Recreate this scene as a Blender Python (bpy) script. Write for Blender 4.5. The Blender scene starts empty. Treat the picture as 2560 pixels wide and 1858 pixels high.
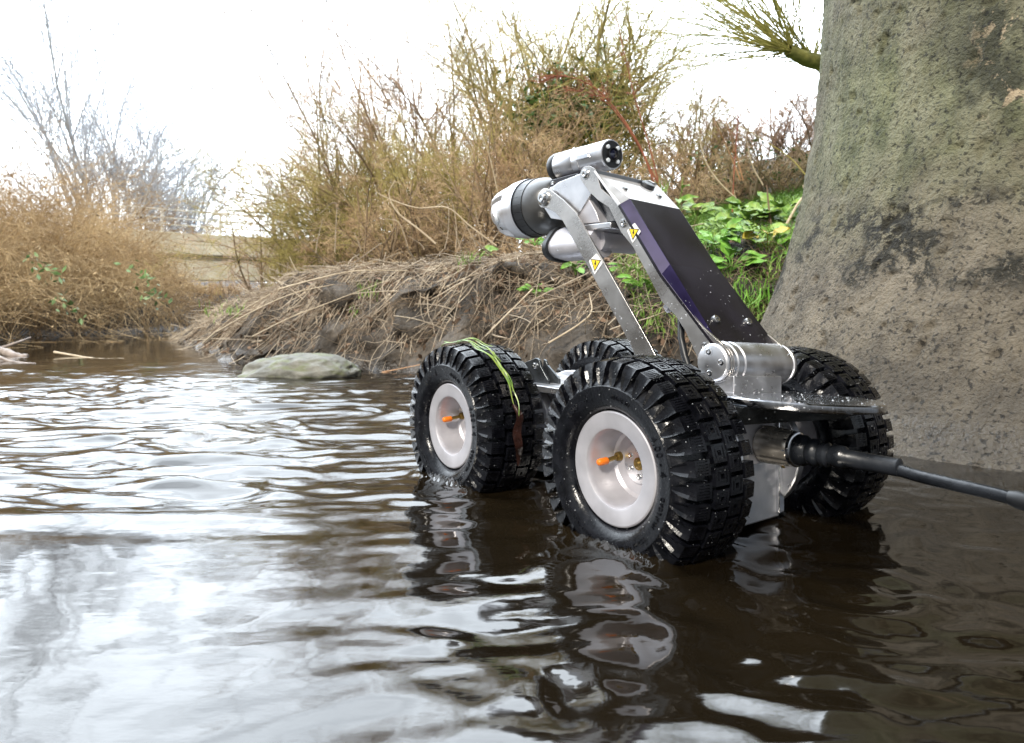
import bpy, math, random
import numpy as np
from mathutils import Vector, Matrix
R = math.radians
C = bpy.context.scene.collection
rng = np.random.default_rng(7)
random.seed(7)

# ------------------------------------------------------------------ camera, world, sun, exposure
CAMZ = .35
cd = bpy.data.cameras.new('camera'); cam = bpy.data.objects.new('camera', cd); C.objects.link(cam)
cam.location = (0, 0, CAMZ); cam.rotation_euler = (R(90), 0, 0)
cd.sensor_width = 36; cd.lens = 1750/2560*36; cd.shift_y = -161/2560
cd.clip_start = .02; cd.clip_end = 2000
cd.dof.use_dof = True; cd.dof.focus_distance = 1.15; cd.dof.aperture_fstop = 9
bpy.context.scene.camera = cam
sc = bpy.context.scene
sc.view_settings.view_transform = 'Standard'; sc.view_settings.look = 'None'; sc.view_settings.gamma = 1
sc.view_settings.exposure = 0.55

SUN_EL, SUN_AZ = R(38), R(205)          # azimuth clockwise from +Y : light from behind the camera, to the left
w = bpy.data.worlds.new('World'); sc.world = w; w.use_nodes = True
nt = w.node_tree; nt.nodes.clear(); N = nt.nodes.new; LK = nt.links.new
sky = N('ShaderNodeTexSky'); sky.sky_type = 'NISHITA'; sky.sun_disc = False
sky.sun_elevation = SUN_EL; sky.sun_rotation = SUN_AZ
bg1 = N('ShaderNodeBackground'); bg1.inputs[1].default_value = .11; LK(sky.outputs[0], bg1.inputs[0])
tc = N('ShaderNodeTexCoord'); mp = N('ShaderNodeMapping'); mp.inputs['Scale'].default_value = (1, 1, 2.6)
LK(tc.outputs['Generated'], mp.inputs[0])
nz = N('ShaderNodeTexNoise'); nz.inputs['Scale'].default_value = 2.3; nz.inputs['Detail'].default_value = 6; nz.inputs['Roughness'].default_value = .55
LK(mp.outputs[0], nz.inputs['Vector'])
cr = N('ShaderNodeValToRGB'); cr.color_ramp.elements[0].position = .34; cr.color_ramp.elements[0].color = (.55,)*3+(1,)
cr.color_ramp.elements[1].position = .52; cr.color_ramp.elements[1].color = (1, 1, 1, 1)
LK(nz.outputs[0], cr.inputs[0])
# thin bright cloud: brighter in the part of the sky facing the camera
nrm = N('ShaderNodeVectorMath'); nrm.operation = 'DOT_PRODUCT'
d0 = Vector((-.15, .80, .60)).normalized(); nrm.inputs[1].default_value = d0
LK(tc.outputs['Generated'], nrm.inputs[0])
mr = N('ShaderNodeMapRange'); mr.interpolation_type = 'SMOOTHSTEP'
mr.inputs['From Min'].default_value = .30; mr.inputs['From Max'].default_value = .92
mr.inputs['To Min'].default_value = .44; mr.inputs['To Max'].default_value = 5.2
LK(nrm.outputs['Value'], mr.inputs['Value'])
bg2 = N('ShaderNodeBackground'); bg2.inputs[0].default_value = (.84, .92, 1.0, 1)
LK(mr.outputs[0], bg2.inputs[1])
mxw = N('ShaderNodeMixShader'); LK(cr.outputs[0], mxw.inputs[0]); LK(bg1.outputs[0], mxw.inputs[1]); LK(bg2.outputs[0], mxw.inputs[2])
wo = N('ShaderNodeOutputWorld'); LK(mxw.outputs[0], wo.inputs[0])

sd = bpy.data.lights.new('sun', 'SUN'); sd.energy = 3.3; sd.angle = R(10); sd.color = (1, .93, .82)
so = bpy.data.objects.new('sun', sd); C.objects.link(so)
sdir = Vector((math.sin(SUN_AZ)*math.cos(SUN_EL), math.cos(SUN_AZ)*math.cos(SUN_EL), math.sin(SUN_EL)))
so.rotation_euler = sdir.to_track_quat('Z', 'Y').to_euler()

# ------------------------------------------------------------------ numpy noise
def _h(ix, iy, iz, seed):
    n = (ix*374761393 + iy*668265263 + iz*2147483647 + seed*1274126177) & 0xffffffff
    n = ((n ^ (n >> 13))*1274126177) & 0xffffffff
    n = n ^ (n >> 16)
    return (n & 0xffff)/32767.5 - 1.0
def vn(x, y, z=0., seed=0):
    x, y, z = np.broadcast_arrays(np.asarray(x, float), np.asarray(y, float), np.asarray(z, float))
    fx, fy, fz = np.floor(x), np.floor(y), np.floor(z)
    ix, iy, iz = fx.astype(np.int64), fy.astype(np.int64), fz.astype(np.int64)
    u, v, w_ = x-fx, y-fy, z-fz
    q = lambda t: t*t*t*(t*(t*6-15)+10)
    u, v, w_ = q(u), q(v), q(w_)
    def L(a, b, t): return a+(b-a)*t
    return L(L(L(_h(ix, iy, iz, seed), _h(ix+1, iy, iz, seed), u), L(_h(ix, iy+1, iz, seed), _h(ix+1, iy+1, iz, seed), u), v),
             L(L(_h(ix, iy, iz+1, seed), _h(ix+1, iy, iz+1, seed), u), L(_h(ix, iy+1, iz+1, seed), _h(ix+1, iy+1, iz+1, seed), u), v), w_)
def fbm(x, y, z=0., seed=0, o=4, g=.5):
    a, s, t = 1., 0., 0.
    for k in range(o):
        s = s + a*vn(np.asarray(x)*2**k + 17.3*k, np.asarray(y)*2**k - 9.1*k, np.asarray(z)*2**k + 3.7*k, seed+k); t += a; a *= g
    return s/t
def sst(a, b, x):
    t = np.clip((x-a)/(b-a), 0, 1); return t*t*(3-2*t)

# ------------------------------------------------------------------ mesh helpers
def tag(o, label=None, cat=None, group=None, kind=None):
    if label: o['label'] = label
    if cat: o['category'] = cat
    if group: o['group'] = group
    if kind: o['kind'] = kind
    return o
def link(name, me, mat=None, parent=None):
    o = bpy.data.objects.new(name, me); C.objects.link(o)
    if mat and me is not None: me.materials.append(mat)
    if parent: o.parent = parent
    return o
def thing(name, label, cat, loc=(0, 0, 0), rz=0, group=None):
    o = link(name, None); o.location = loc; o.rotation_euler = (0, 0, rz); o.empty_display_size = .1
    return tag(o, label, cat, group)
def npmesh(name, V, F, smooth=False):
    V = np.asarray(V, np.float32); F = np.asarray(F, np.int32)
    me = bpy.data.meshes.new(name); k = F.shape[1]
    me.vertices.add(len(V)); me.vertices.foreach_set('co', V.ravel())
    me.loops.add(F.size); me.loops.foreach_set('vertex_index', F.ravel())
    me.polygons.add(len(F)); me.polygons.foreach_set('loop_start', np.arange(0, F.size, k, dtype=np.int32))
    me.update(calc_edges=True); me.validate()
    if smooth: me.polygons.foreach_set('use_smooth', np.ones(len(me.polygons), bool))
    return me
class M:
    def __init__(s): s.v = []; s.f = []
    def add(s, v, f):
        b = len(s.v); s.v += [tuple(map(float, p)) for p in v]; s.f += [tuple(b+i for i in q) for q in f]; return s
    def box(s, a, b):
        x0, y0, z0 = a; x1, y1, z1 = b
        return s.add([(x0, y0, z0), (x1, y0, z0), (x1, y1, z0), (x0, y1, z0), (x0, y0, z1), (x1, y0, z1), (x1, y1, z1), (x0, y1, z1)],
                     [(0, 3, 2, 1), (4, 5, 6, 7), (0, 1, 5, 4), (1, 2, 6, 5), (2, 3, 7, 6), (3, 0, 4, 7)])
    def prism(s, pts, y0, y1, axis='y'):           # pts (x,z) extruded along y ; axis 'z': pts (x,y)
        n = len(pts)
        if axis == 'y': v = [(p[0], y0, p[1]) for p in pts]+[(p[0], y1, p[1]) for p in pts]
        else: v = [(p[0], p[1], y0) for p in pts]+[(p[0], p[1], y1) for p in pts]
        return s.add(v, [tuple(range(n)), tuple(range(2*n-1, n-1, -1))]+[(i, i+n, (i+1) % n+n, (i+1) % n) for i in range(n)])
    def lathe(s, prof, o=(0, 0, 0), d=(0, 0, 1), n=48, caps=True):  # prof (r, t) along d
        d = Vector(d).normalized(); q = Vector((0, 0, 1)).rotation_difference(d); o = Vector(o)
        v = []
        for r, t in prof:
            for k in range(n):
                a = 2*math.pi*k/n; v.append(o+q @ Vector((r*math.cos(a), r*math.sin(a), t)))
        f = []; m = len(prof)
        for i in range(m-1):
            for k in range(n): f.append((i*n+k, i*n+(k+1) % n, (i+1)*n+(k+1) % n, (i+1)*n+k))
        if caps:
            f.append(tuple(range(n-1, -1, -1))); f.append(tuple(range((m-1)*n, m*n)))
        return s.add(v, f)
    def tube(s, P, r, n=10):
        P = [Vector(p) for p in P]; m = len(P); rr = r if hasattr(r, '__len__') else [r]*m
        up = Vector((0, 0, 1)); v = []
        for i, p in enumerate(P):
            t = (P[min(i+1, m-1)]-P[max(i-1, 0)]).normalized()
            a = t.cross(up); a = a.normalized() if a.length > .05 else Vector((1, 0, 0)); b = t.cross(a)
            for k in range(n):
                q = 2*math.pi*k/n; v.append(p+(a*math.cos(q)+b*math.sin(q))*rr[i])
        f = [(i*n+k, i*n+(k+1) % n, (i+1)*n+(k+1) % n, (i+1)*n+k) for i in range(m-1) for k in range(n)]
        f += [tuple(range(n-1, -1, -1)), tuple(range((m-1)*n, m*n))]
        return s.add(v, f)
    def xf(s, fn): s.v = [tuple(fn(*p)) for p in s.v]; return s
    def build(s, name, mat, parent=None, ang=35, bev=0, seg=2):
        import bmesh
        me = bpy.data.meshes.new(name); me.from_pydata(s.v, [], s.f); me.update()
        bm = bmesh.new(); bm.from_mesh(me); bmesh.ops.recalc_face_normals(bm, faces=bm.faces); bm.to_mesh(me); bm.free()
        if ang:
            me.polygons.foreach_set('use_smooth', np.ones(len(me.polygons), bool)); me.set_sharp_from_angle(angle=R(ang))
        o = link(name, me, mat, parent)
        if bev:
            b = o.modifiers.new('bevel', 'BEVEL'); b.width = bev; b.segments = seg; b.limit_method = 'ANGLE'; b.angle_limit = R(35); b.harden_normals = False
        return o
def tubes(P, Rr, n=3):
    """P (m,k,3), Rr (m,k) -> verts, quads"""
    P = np.asarray(P); m, k, _ = P.shape
    T = np.gradient(P, axis=1); T /= np.linalg.norm(T, axis=2, keepdims=True)+1e-9
    ref = np.where(np.abs(T[..., 2:3]) > .9, np.array([1., 0, 0]), np.array([0, 0, 1.]))
    A = np.cross(T, ref); A /= np.linalg.norm(A, axis=2, keepdims=True)+1e-9; B = np.cross(T, A)
    a = np.arange(n)*2*np.pi/n
    V = P[:, :, None]+Rr[:, :, None, None]*(A[:, :, None]*np.cos(a)[:, None]+B[:, :, None]*np.sin(a)[:, None])
    V = V.reshape(-1, 3)
    i = np.arange(m)[:, None, None]*k*n; j = np.arange(k-1)[None, :, None]*n; q = np.arange(n)[None, None, :]; q2 = (q+1) % n
    F = np.stack([i+j+q, i+j+q2, i+j+n+q2, i+j+n+q], -1).reshape(-1, 4)
    return V, F
def joinvf(L):
    V = []; F = []; b = 0
    for v, f in L:
        V.append(v); F.append(f+b); b += len(v)
    return np.concatenate(V), np.concatenate(F)

# ------------------------------------------------------------------ materials
def mat(name, col, rough=.5, metal=0., spec=.5, var=0., vscale=8., bump=0., bscale=40., col2=None, coat=0., trans=0., ior=1.5, rvar=0., stretch=(1, 1, 1), ramp=(.35, .65), detail=5., sss=False):
    m = bpy.data.materials.new(name); m.use_nodes = True; t = m.node_tree; b = t.nodes['Principled BSDF']
    b.inputs['Roughness'].default_value = rough; b.inputs['Metallic'].default_value = metal
    b.inputs['Specular IOR Level'].default_value = spec; b.inputs['Coat Weight'].default_value = coat; b.inputs['Coat Roughness'].default_value = .08
    b.inputs['Transmission Weight'].default_value = trans; b.inputs['IOR'].default_value = ior
    b.inputs['Base Color'].default_value = (*col, 1)
    c = t.nodes.new('ShaderNodeTexCoord'); mp = t.nodes.new('ShaderNodeMapping'); mp.inputs['Scale'].default_value = stretch
    t.links.new(c.outputs['Object'], mp.inputs[0])
    if var or col2:
        n = t.nodes.new('ShaderNodeTexNoise'); n.inputs['Scale'].default_value = vscale; n.inputs['Detail'].default_value = detail
        t.links.new(mp.outputs[0], n.inputs['Vector'])
        r = t.nodes.new('ShaderNodeValToRGB'); r.color_ramp.elements[0].position, r.color_ramp.elements[1].position = ramp
        c2 = col2 or tuple(min(1, x*(1+var)) for x in col); c1 = col if col2 else tuple(x*(1-var) for x in col)
        r.color_ramp.elements[0].color = (*c1, 1); r.color_ramp.elements[1].color = (*c2, 1)
        t.links.new(n.outputs[0], r.inputs[0]); t.links.new(r.outputs[0], b.inputs['Base Color'])
        if rvar:
            q = t.nodes.new('ShaderNodeMapRange'); q.inputs['To Min'].default_value = max(.02, rough-rvar); q.inputs['To Max'].default_value = min(1, rough+rvar)
            q.inputs['From Min'].default_value = .3; q.inputs['From Max'].default_value = .7
            t.links.new(n.outputs[0], q.inputs['Value']); t.links.new(q.outputs[0], b.inputs['Roughness'])
    if bump:
        n2 = t.nodes.new('ShaderNodeTexNoise'); n2.inputs['Scale'].default_value = bscale; n2.inputs['Detail'].default_value = 4
        t.links.new(mp.outputs[0], n2.inputs['Vector'])
        bp = t.nodes.new('ShaderNodeBump'); bp.inputs['Strength'].default_value = bump; bp.inputs['Distance'].default_value = .01
        t.links.new(n2.outputs[0], bp.inputs['Height']); t.links.new(bp.outputs[0], b.inputs['Normal'])
    return m
ALU = mat('satin_aluminium', (.62, .62, .64), .34, .92, rvar=.10, var=.10, vscale=30)
ALUW = mat('anodised_rim_metal', (.51, .50, .53), .45, .5, rvar=.10, var=.14, vscale=16)
POL = mat('polished_steel', (.66, .66, .68), .16, 1., rvar=.08, var=.1, vscale=60, stretch=(1, 6, 1))
STEEL = mat('brushed_stainless', (.50, .48, .46), .30, .95, rvar=.12, var=.16, vscale=14, bump=.03, bscale=220, stretch=(1, 1, 1))
BOLT = mat('bolt_steel', (.6, .6, .6), .2, 1.)
RUB = mat('wet_tyre_rubber', (.0042, .0045, .0065), .24, 0, .32, var=.4, vscale=60, rvar=.16, coat=.15, bump=.10, bscale=260)
BLKA = mat('black_anodised', (.012, .010, .016), .38, .15, .5, var=.4, vscale=10, rvar=.14, bump=.04, bscale=600)
PURP = mat('purple_sheen_anodised', (.018, .013, .050), .36, .3, .5, var=.35, vscale=18, rvar=.1)
BLKP = mat('black_plastic', (.013, .014, .016), .38, 0, .5, var=.2, vscale=30, rvar=.1)
CABLE = mat('wet_cable_jacket', (.012, .014, .018), .28, 0, .5, var=.4, vscale=25, rvar=.14, bump=.08, bscale=120)
DRKA = mat('dark_grey_metal', (.10, .11, .12), .3, .8, var=.2, vscale=30, rvar=.12)
ORG = mat('orange_valve_cap', (.85, .20, .012), .42, 0, .5, var=.06, vscale=60)
BRASS = mat('tarnished_brass', (.30, .20, .06), .35, .9, var=.3, vscale=80)
GLS = mat('lens_glass', (.01, .012, .03), .04, 0, .8, coat=1.)
WHT = mat('white_label_film', (.8, .8, .78), .4)
YEL = mat('yellow_label_ink', (.85, .62, .02), .4)
INK = mat('black_label_ink', (.015, .015, .012), .4)
LEDM = mat('clear_led', (.75, .8, .85), .08, .2, 1., coat=1.)
WDROP = mat('water_bead', (.9, .93, .97), .03, 0, 1., trans=.72, ior=1.45)  # clear bead with some white in its colour in place of glints

# ================================================================== STRUCTURE : ground, water, pier, bridges
RB = [(6, 2.2), (2.6, 2.55), (1.7, 2.75), (.65, 3.12), (.14, 3.38), (-.35, 3.55), (-.72, 3.78), (-1.13, 4.02), (-1.5, 4.2), (-1.8, 4.55), (-2.1, 5.1), (-2.5, 5.75), (-3.0, 6.5), (-3.75, 7.9), (-3.9, 8.8), (-3.6, 10.2), (-2.7, 12), (0, 15), (300, 150), (300, -60), (30, -20), (9, 0)]
LB = [(300, 172), (-1, 16.6), (-3.5, 13.2), (-4.35, 11), (-4.65, 9.9), (-5.15, 9.0), (-5.4, 8.2), (-5.2, 7.2), (-5.4, 6.3), (-6.0, 5), (-6.6, 3), (-7, -2), (-9, -60), (-300, -60), (-300, 260), (300, 260)]
def sdist(X, Y, poly):
    best = np.full(X.shape, 1e9); ins = np.zeros(X.shape, bool); n = len(poly)
    for i in range(n):
        ax, ay = poly[i]; bx, by = poly[(i+1) % n]
        dx, dy = bx-ax, by-ay; t = np.clip(((X-ax)*dx+(Y-ay)*dy)/(dx*dx+dy*dy), 0, 1)
        best = np.minimum(best, np.hypot(X-ax-t*dx, Y-ay-t*dy))
        c = ((ay > Y) != (by > Y)) & (X < (bx-ax)*(Y-ay)/((by-ay) if by != ay else 1e-9)+ax); ins ^= c
    return np.where(ins, best, -best)
def ground_z(X, Y, full=False):
    X = np.asarray(X, float); Y = np.asarray(Y, float)
    wob = .10*fbm(X*1.6, Y*1.6, 0, 3, 3)+.035*fbm(X*7, Y*7, 0, 5, 3)
    a = sdist(X, Y, RB)+wob; b = sdist(X, Y, LB)+wob
    Hr = np.interp(X, [-6, -3.6, -2.6, -1.9, -1.2, -.4, .3, 1.2, 2.2, 4], [.25, .30, .42, .53, .60, .62, .64, .68, .74, .85])
    sl = np.interp(X, [-5, -3, -1.2, 0, 1.2, 2.4, 4], [.10, .05, .03, .05, .17, .24, .26])
    za = Hr*np.clip(sst(-.12, .52, a), 0, 1)**.85 + sl*np.clip(a-.4, 0, 6) + .035*fbm(X*2.2, Y*2.2, 0, 9, 3)*sst(.1, .5, a)
    za = np.where(a > 6, za, za)
    zb = .55*sst(-.1, .7, b)+.26*np.clip(b-.5, 0, 4)*(1-.55*sst(10.2, 12., Y))+.06*fbm(X*1.5, Y*1.5, 0, 19, 3)
    z = np.where(a > -.12, za, np.where(b > -.12, zb, 0))
    bed = -.18-.25*sst(0, 1.2, -np.maximum(a, b))
    z = np.where((a <= -.12) & (b <= -.12), bed, z-.04)
    return (z, a, b) if full else z
def axis(lo, hi, step, ext):
    c = np.arange(lo, hi+step/2, step); e = []; s = step; x = hi
    while x < ext: s *= 1.22; x += s; e.append(x)
    e2 = []; s = step; x = lo
    while x > -ext: s *= 1.22; x -= s; e2.append(x)
    return np.concatenate([e2[::-1], c, e])
gx = axis(-6.2, 3.2, .030, 260); gy = axis(2.6, 9.6, .030, 260)
GX, GY = np.meshgrid(gx, gy, indexing='ij'); GZ, GA, GB = ground_z(GX, GY, True)
m_ = sst(-.15, .05, GA)*(1-sst(2.0, 3.0, GA))
cl = fbm(GX*5, GY*5, GZ*7, 31, 4)
GXd = GX+m_*.09*fbm(GX*4, GY*4, GZ*6, 41, 3); GYd = GY-m_*(.20*fbm(GX*3.6, GY*3.6, GZ*7, 51, 4)+.07*fbm(GX*13, GY*13, GZ*15, 53, 3))
GZd = GZ+m_*(.07*cl+.035*fbm(GX*18, GY*18, GZ*18, 61, 3))
def gridmesh(name, X, Y, Z, smooth=True):
    a, b = X.shape; V = np.stack([X, Y, Z], -1).reshape(-1, 3)
    i = np.arange(a-1)[:, None]*b+np.arange(b-1)[None]; F = np.stack([i, i+b, i+b+1, i+1], -1).reshape(-1, 4)
    return npmesh(name, V, F, smooth)
def ground_mat():
    m = bpy.data.materials.new('bank_soil'); m.use_nodes = True; t = m.node_tree; b = t.nodes['Principled BSDF']; n = t.nodes.new; l = t.links.new
    g = n('ShaderNodeNewGeometry'); n1 = n('ShaderNodeTexNoise'); n1.inputs['Scale'].default_value = 3.5; n1.inputs['Detail'].default_value = 8
    l(g.outputs['Position'], n1.inputs['Vector'])
    r = n('ShaderNodeValToRGB'); e = r.color_ramp.elements; e[0].position = .32; e[0].color = (.024, .020, .016, 1); e[1].position = .68; e[1].color = (.115, .096, .076, 1)
    x = e.new(.5); x.color = (.054, .044, .034, 1); l(n1.outputs[0], r.inputs[0])
    n2 = n('ShaderNodeTexNoise'); n2.inputs['Scale'].default_value = 38; n2.inputs['Detail'].default_value = 6; l(g.outputs['Position'], n2.inputs['Vector'])
    mx = n('ShaderNodeMix'); mx.data_type = 'RGBA'; mx.blend_type = 'OVERLAY'; mx.inputs[0].default_value = .8; l(r.outputs[0], mx.inputs[6]); l(n2.outputs[0], mx.inputs[7])
    # wet mud just above the water line
    sx = n('ShaderNodeSeparateXYZ'); l(g.outputs['Position'], sx.inputs[0])
    wr = n('ShaderNodeMapRange'); wr.inputs['From Min'].default_value = .02; wr.inputs['From Max'].default_value = .09; wr.inputs['To Min'].default_value = .12; wr.inputs['To Max'].default_value = .85
    l(sx.outputs['Z'], wr.inputs['Value']); l(wr.outputs[0], b.inputs['Roughness']); l(mx.outputs[2], b.inputs['Base Color'])
    bp = n('ShaderNodeBump'); bp.inputs['Strength'].default_value = .9; bp.inputs['Distance'].default_value = .02; l(n2.outputs[0], bp.inputs['Height']); l(bp.outputs[0], b.inputs['Normal'])
    return m
GM = ground_mat()
tag(link('ground', gridmesh('ground', GXd, GYd, GZd), GM), kind='structure')

# water
wx = axis(-3.6, 2.0, .0095, 60); wy = axis(.35, 4.2, .0080, 120); wy = wy[wy > -40]
WX, WY = np.meshgrid(wx, wy, indexing='ij')
fold = 1.13-.03*WX+.05*fbm(WX*2.3, 0*WX, 0, 71, 3)          # the step where the riffle meets the slack water
left = 1-sst(-.28, .05, WX)
ch = sst(-.02, .10, WY-fold)*left + (1-left)*.35
wake = np.exp(-((WX+.05)**2+(WY-1.15)**2)/.16)
near = np.exp(-((WX-.22)**2/.22+(WY-.72)**2/.10))
wv = np.sin((WY-1.2)*38+3*fbm(WX*2, WY*2, 0, 75, 2))
wq = fbm(WX*2.1, WY*2.6, 0, 86, 2)*2
Z = ch*(.0115*fbm(WX*4.8+.9*WY+.5*wq, WY*13+.9*wq, 0, 81, 3, .5)*(.45+1.1*sst(-.5, .5, fbm(WX*1.1, WY*1.6, 0, 85, 2)))+.0042*fbm(WX*11+wq, WY*26+wq, 0, 83, 2)) \
  + .0009*fbm(WX*2.4, WY*4.0, 0, 91, 3)+.00016*fbm((WX-WY)*7, (WX+WY)*20, 0, 93, 2)*left \
  + (wake*.0042*fbm(WX*9, WY*17, 0, 95, 3)+near*.0056*fbm(WX*15+wq, WY*19+wq, 0, 96, 3, .45))
ds = WY-fold
Z += left*(.0045*np.exp(-(ds/.03)**2)*(.7+.5*fbm(WX*3, 0*WX, 0, 97, 2)) - .002*np.exp(-((ds+.07)/.04)**2))*(1-sst(-.45, -.2, WX))
pm = sst(.05, .4, fbm(WX*2.6, WY*4, 0, 87, 2))*sst(.62, .85, WY)*(1-sst(1.05, 1.15, WY))*left
Z += pm*.0016*fbm((WX-WY)*7, (WX*.5+WY)*26, 0, 88, 1)
Z *= (1-.75*sst(2.9, 4.2, WY))
Z *= 1-sst(.75, 1.3, WX)*.55
Z += .008
def lip(cx, cy, dx, dy, ln, amp, wd):
    u = (WX-cx)*dx+(WY-cy)*dy; v = -(WX-cx)*dy+(WY-cy)*dx
    return amp*np.exp(-(v/wd)**2)*np.clip(1-(u/ln)**4, 0, 1)*(abs(u) < ln)
FX, FY = -.59019, .80726; LX, LY = -.80726, -.59019
def r2w(x, y): return .2109+x*FX+y*LX, 1.3276+x*FY+y*LY
for (a_, b_) in ((-.225, .256), (.225, .256)):
    cx, cy = r2w(a_, b_); Z += lip(cx, cy, FX, FY, .135, .014, .008)*(.7+.6*fbm(WX*40, WY*40, 0, 99, 2)) + lip(cx+.012*LX, cy+.012*LY, FX, FY, .16, .0035, .02)
for (a_, b_) in ((-.225, .256), (.225, .256), (-.225, -.256), (.225, -.256)):
    cx, cy = r2w(a_, b_*.78); u = (WX-cx)*FX+(WY-cy)*FY; v = -(WX-cx)*FY+(WY-cy)*FX
    dd_ = np.hypot(np.maximum(np.abs(u)-.105, 0), np.maximum(np.abs(v)-.055, 0))
    Z += .0017*np.sin(dd_*150+2.2*fbm(WX*9, WY*9, 0, 89, 2)+1)*np.exp(-dd_/.055)*(dd_ > 0)
Z += .0022*np.sin(np.hypot(WX-.42, WY-.84)*95+2*fbm(WX*4, WY*4, 0, 98, 2))*np.exp(-np.hypot(WX-.42, WY-.84)**2/.02)
def water_mat():
    m = bpy.data.materials.new('river_water'); m.use_nodes = True; t = m.node_tree; b = t.nodes['Principled BSDF']; n = t.nodes.new; l = t.links.new
    b.inputs['Roughness'].default_value = .06; b.inputs['IOR'].default_value = 1.62; b.inputs['Specular IOR Level'].default_value = .5
    g = n('ShaderNodeNewGeometry'); n1 = n('ShaderNodeTexNoise'); n1.inputs['Scale'].default_value = 1.4; n1.inputs['Detail'].default_value = 4
    l(g.outputs['Position'], n1.inputs['Vector'])
    r = n('ShaderNodeValToRGB'); e = r.color_ramp.elements; e[0].position = .35; e[0].color = (.0045, .0033, .0018, 1); e[1].position = .65; e[1].color = (.0105, .0072, .0036, 1)
    l(n1.outputs[0], r.inputs[0]); l(r.outputs[0], b.inputs['Base Color'])
    mp = n('ShaderNodeMapping'); mp.inputs['Scale'].default_value = (1, 2.4, 1); l(g.outputs['Position'], mp.inputs[0])
    n2 = n('ShaderNodeTexNoise'); n2.inputs['Scale'].default_value = 17; n2.inputs['Detail'].default_value = 3; l(mp.outputs[0], n2.inputs['Vector'])
    bp = n('ShaderNodeBump'); bp.inputs['Strength'].default_value = .04; bp.inputs['Distance'].default_value = .01; l(n2.outputs[0], bp.inputs['Height']); l(bp.outputs[0], b.inputs['Normal'])
    return m
tag(link('water', gridmesh('water', WX, WY, Z), water_mat()), kind='structure')

# concrete pier : flared round base
PCX, PCY = 1.75, 2.26
prof = [(1.34, -.5), (1.22, -.12), (1.10, -.01), (1.055, .018), (1.02, .042), (.982, .09), (.945, .16), (.885, .31), (.826, .47), (.763, .69), (.716, .94), (.688, 1.25), (.672, 1.7), (.66, 2.4), (.655, 3.9)]
ph = np.array([p[1] for p in prof]); pr_ = np.array([p[0] for p in prof])
hz = np.concatenate([np.linspace(-.5, -.03, 8), np.arange(-.02, 1.5, .0085), np.linspace(1.52, 3.9, 60)])
th = np.concatenate([np.arange(R(150), R(290), R(.55)), np.arange(R(290), R(510), R(4))])
TH, HH = np.meshgrid(th, hz, indexing='ij')
RR = np.interp(HH, ph, pr_)
k_ = np.exp(-np.linspace(-2, 2, 9)**2); k_ /= k_.sum()
px_, py_ = PCX+RR*np.cos(TH), PCY+RR*np.sin(TH)
pit = fbm(px_*26, py_*26, HH*30, 111, 3)
sc1 = fbm(px_*5, py_*5, HH*7, 121, 4)
patch = sst(.28, .42, fbm(px_*4.5+3, py_*4.5, HH*8, 131, 4))*np.exp(-((HH-.62)/.16)**2)
RR = RR+.006*sc1-.010*sst(.32, .6, pit)+.003*fbm(px_*60, py_*60, HH*60, 141, 2)+.012*patch*(.6+.8*fbm(px_*50, py_*50, HH*60, 151, 2))
def wrapmesh(name, TH, HH, RR, cx, cy):
    X = cx+RR*np.cos(TH); Y = cy+RR*np.sin(TH); a, b = X.shape
    V = np.stack([X, Y, HH], -1).reshape(-1, 3)
    i = (np.arange(a))[:, None]*b+np.arange(b-1)[None]; j = ((np.arange(a)+1) % a)[:, None]*b+np.arange(b-1)[None]
    return npmesh(name, V, np.stack([i, j, j+1, i+1], -1).reshape(-1, 4), True)
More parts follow.
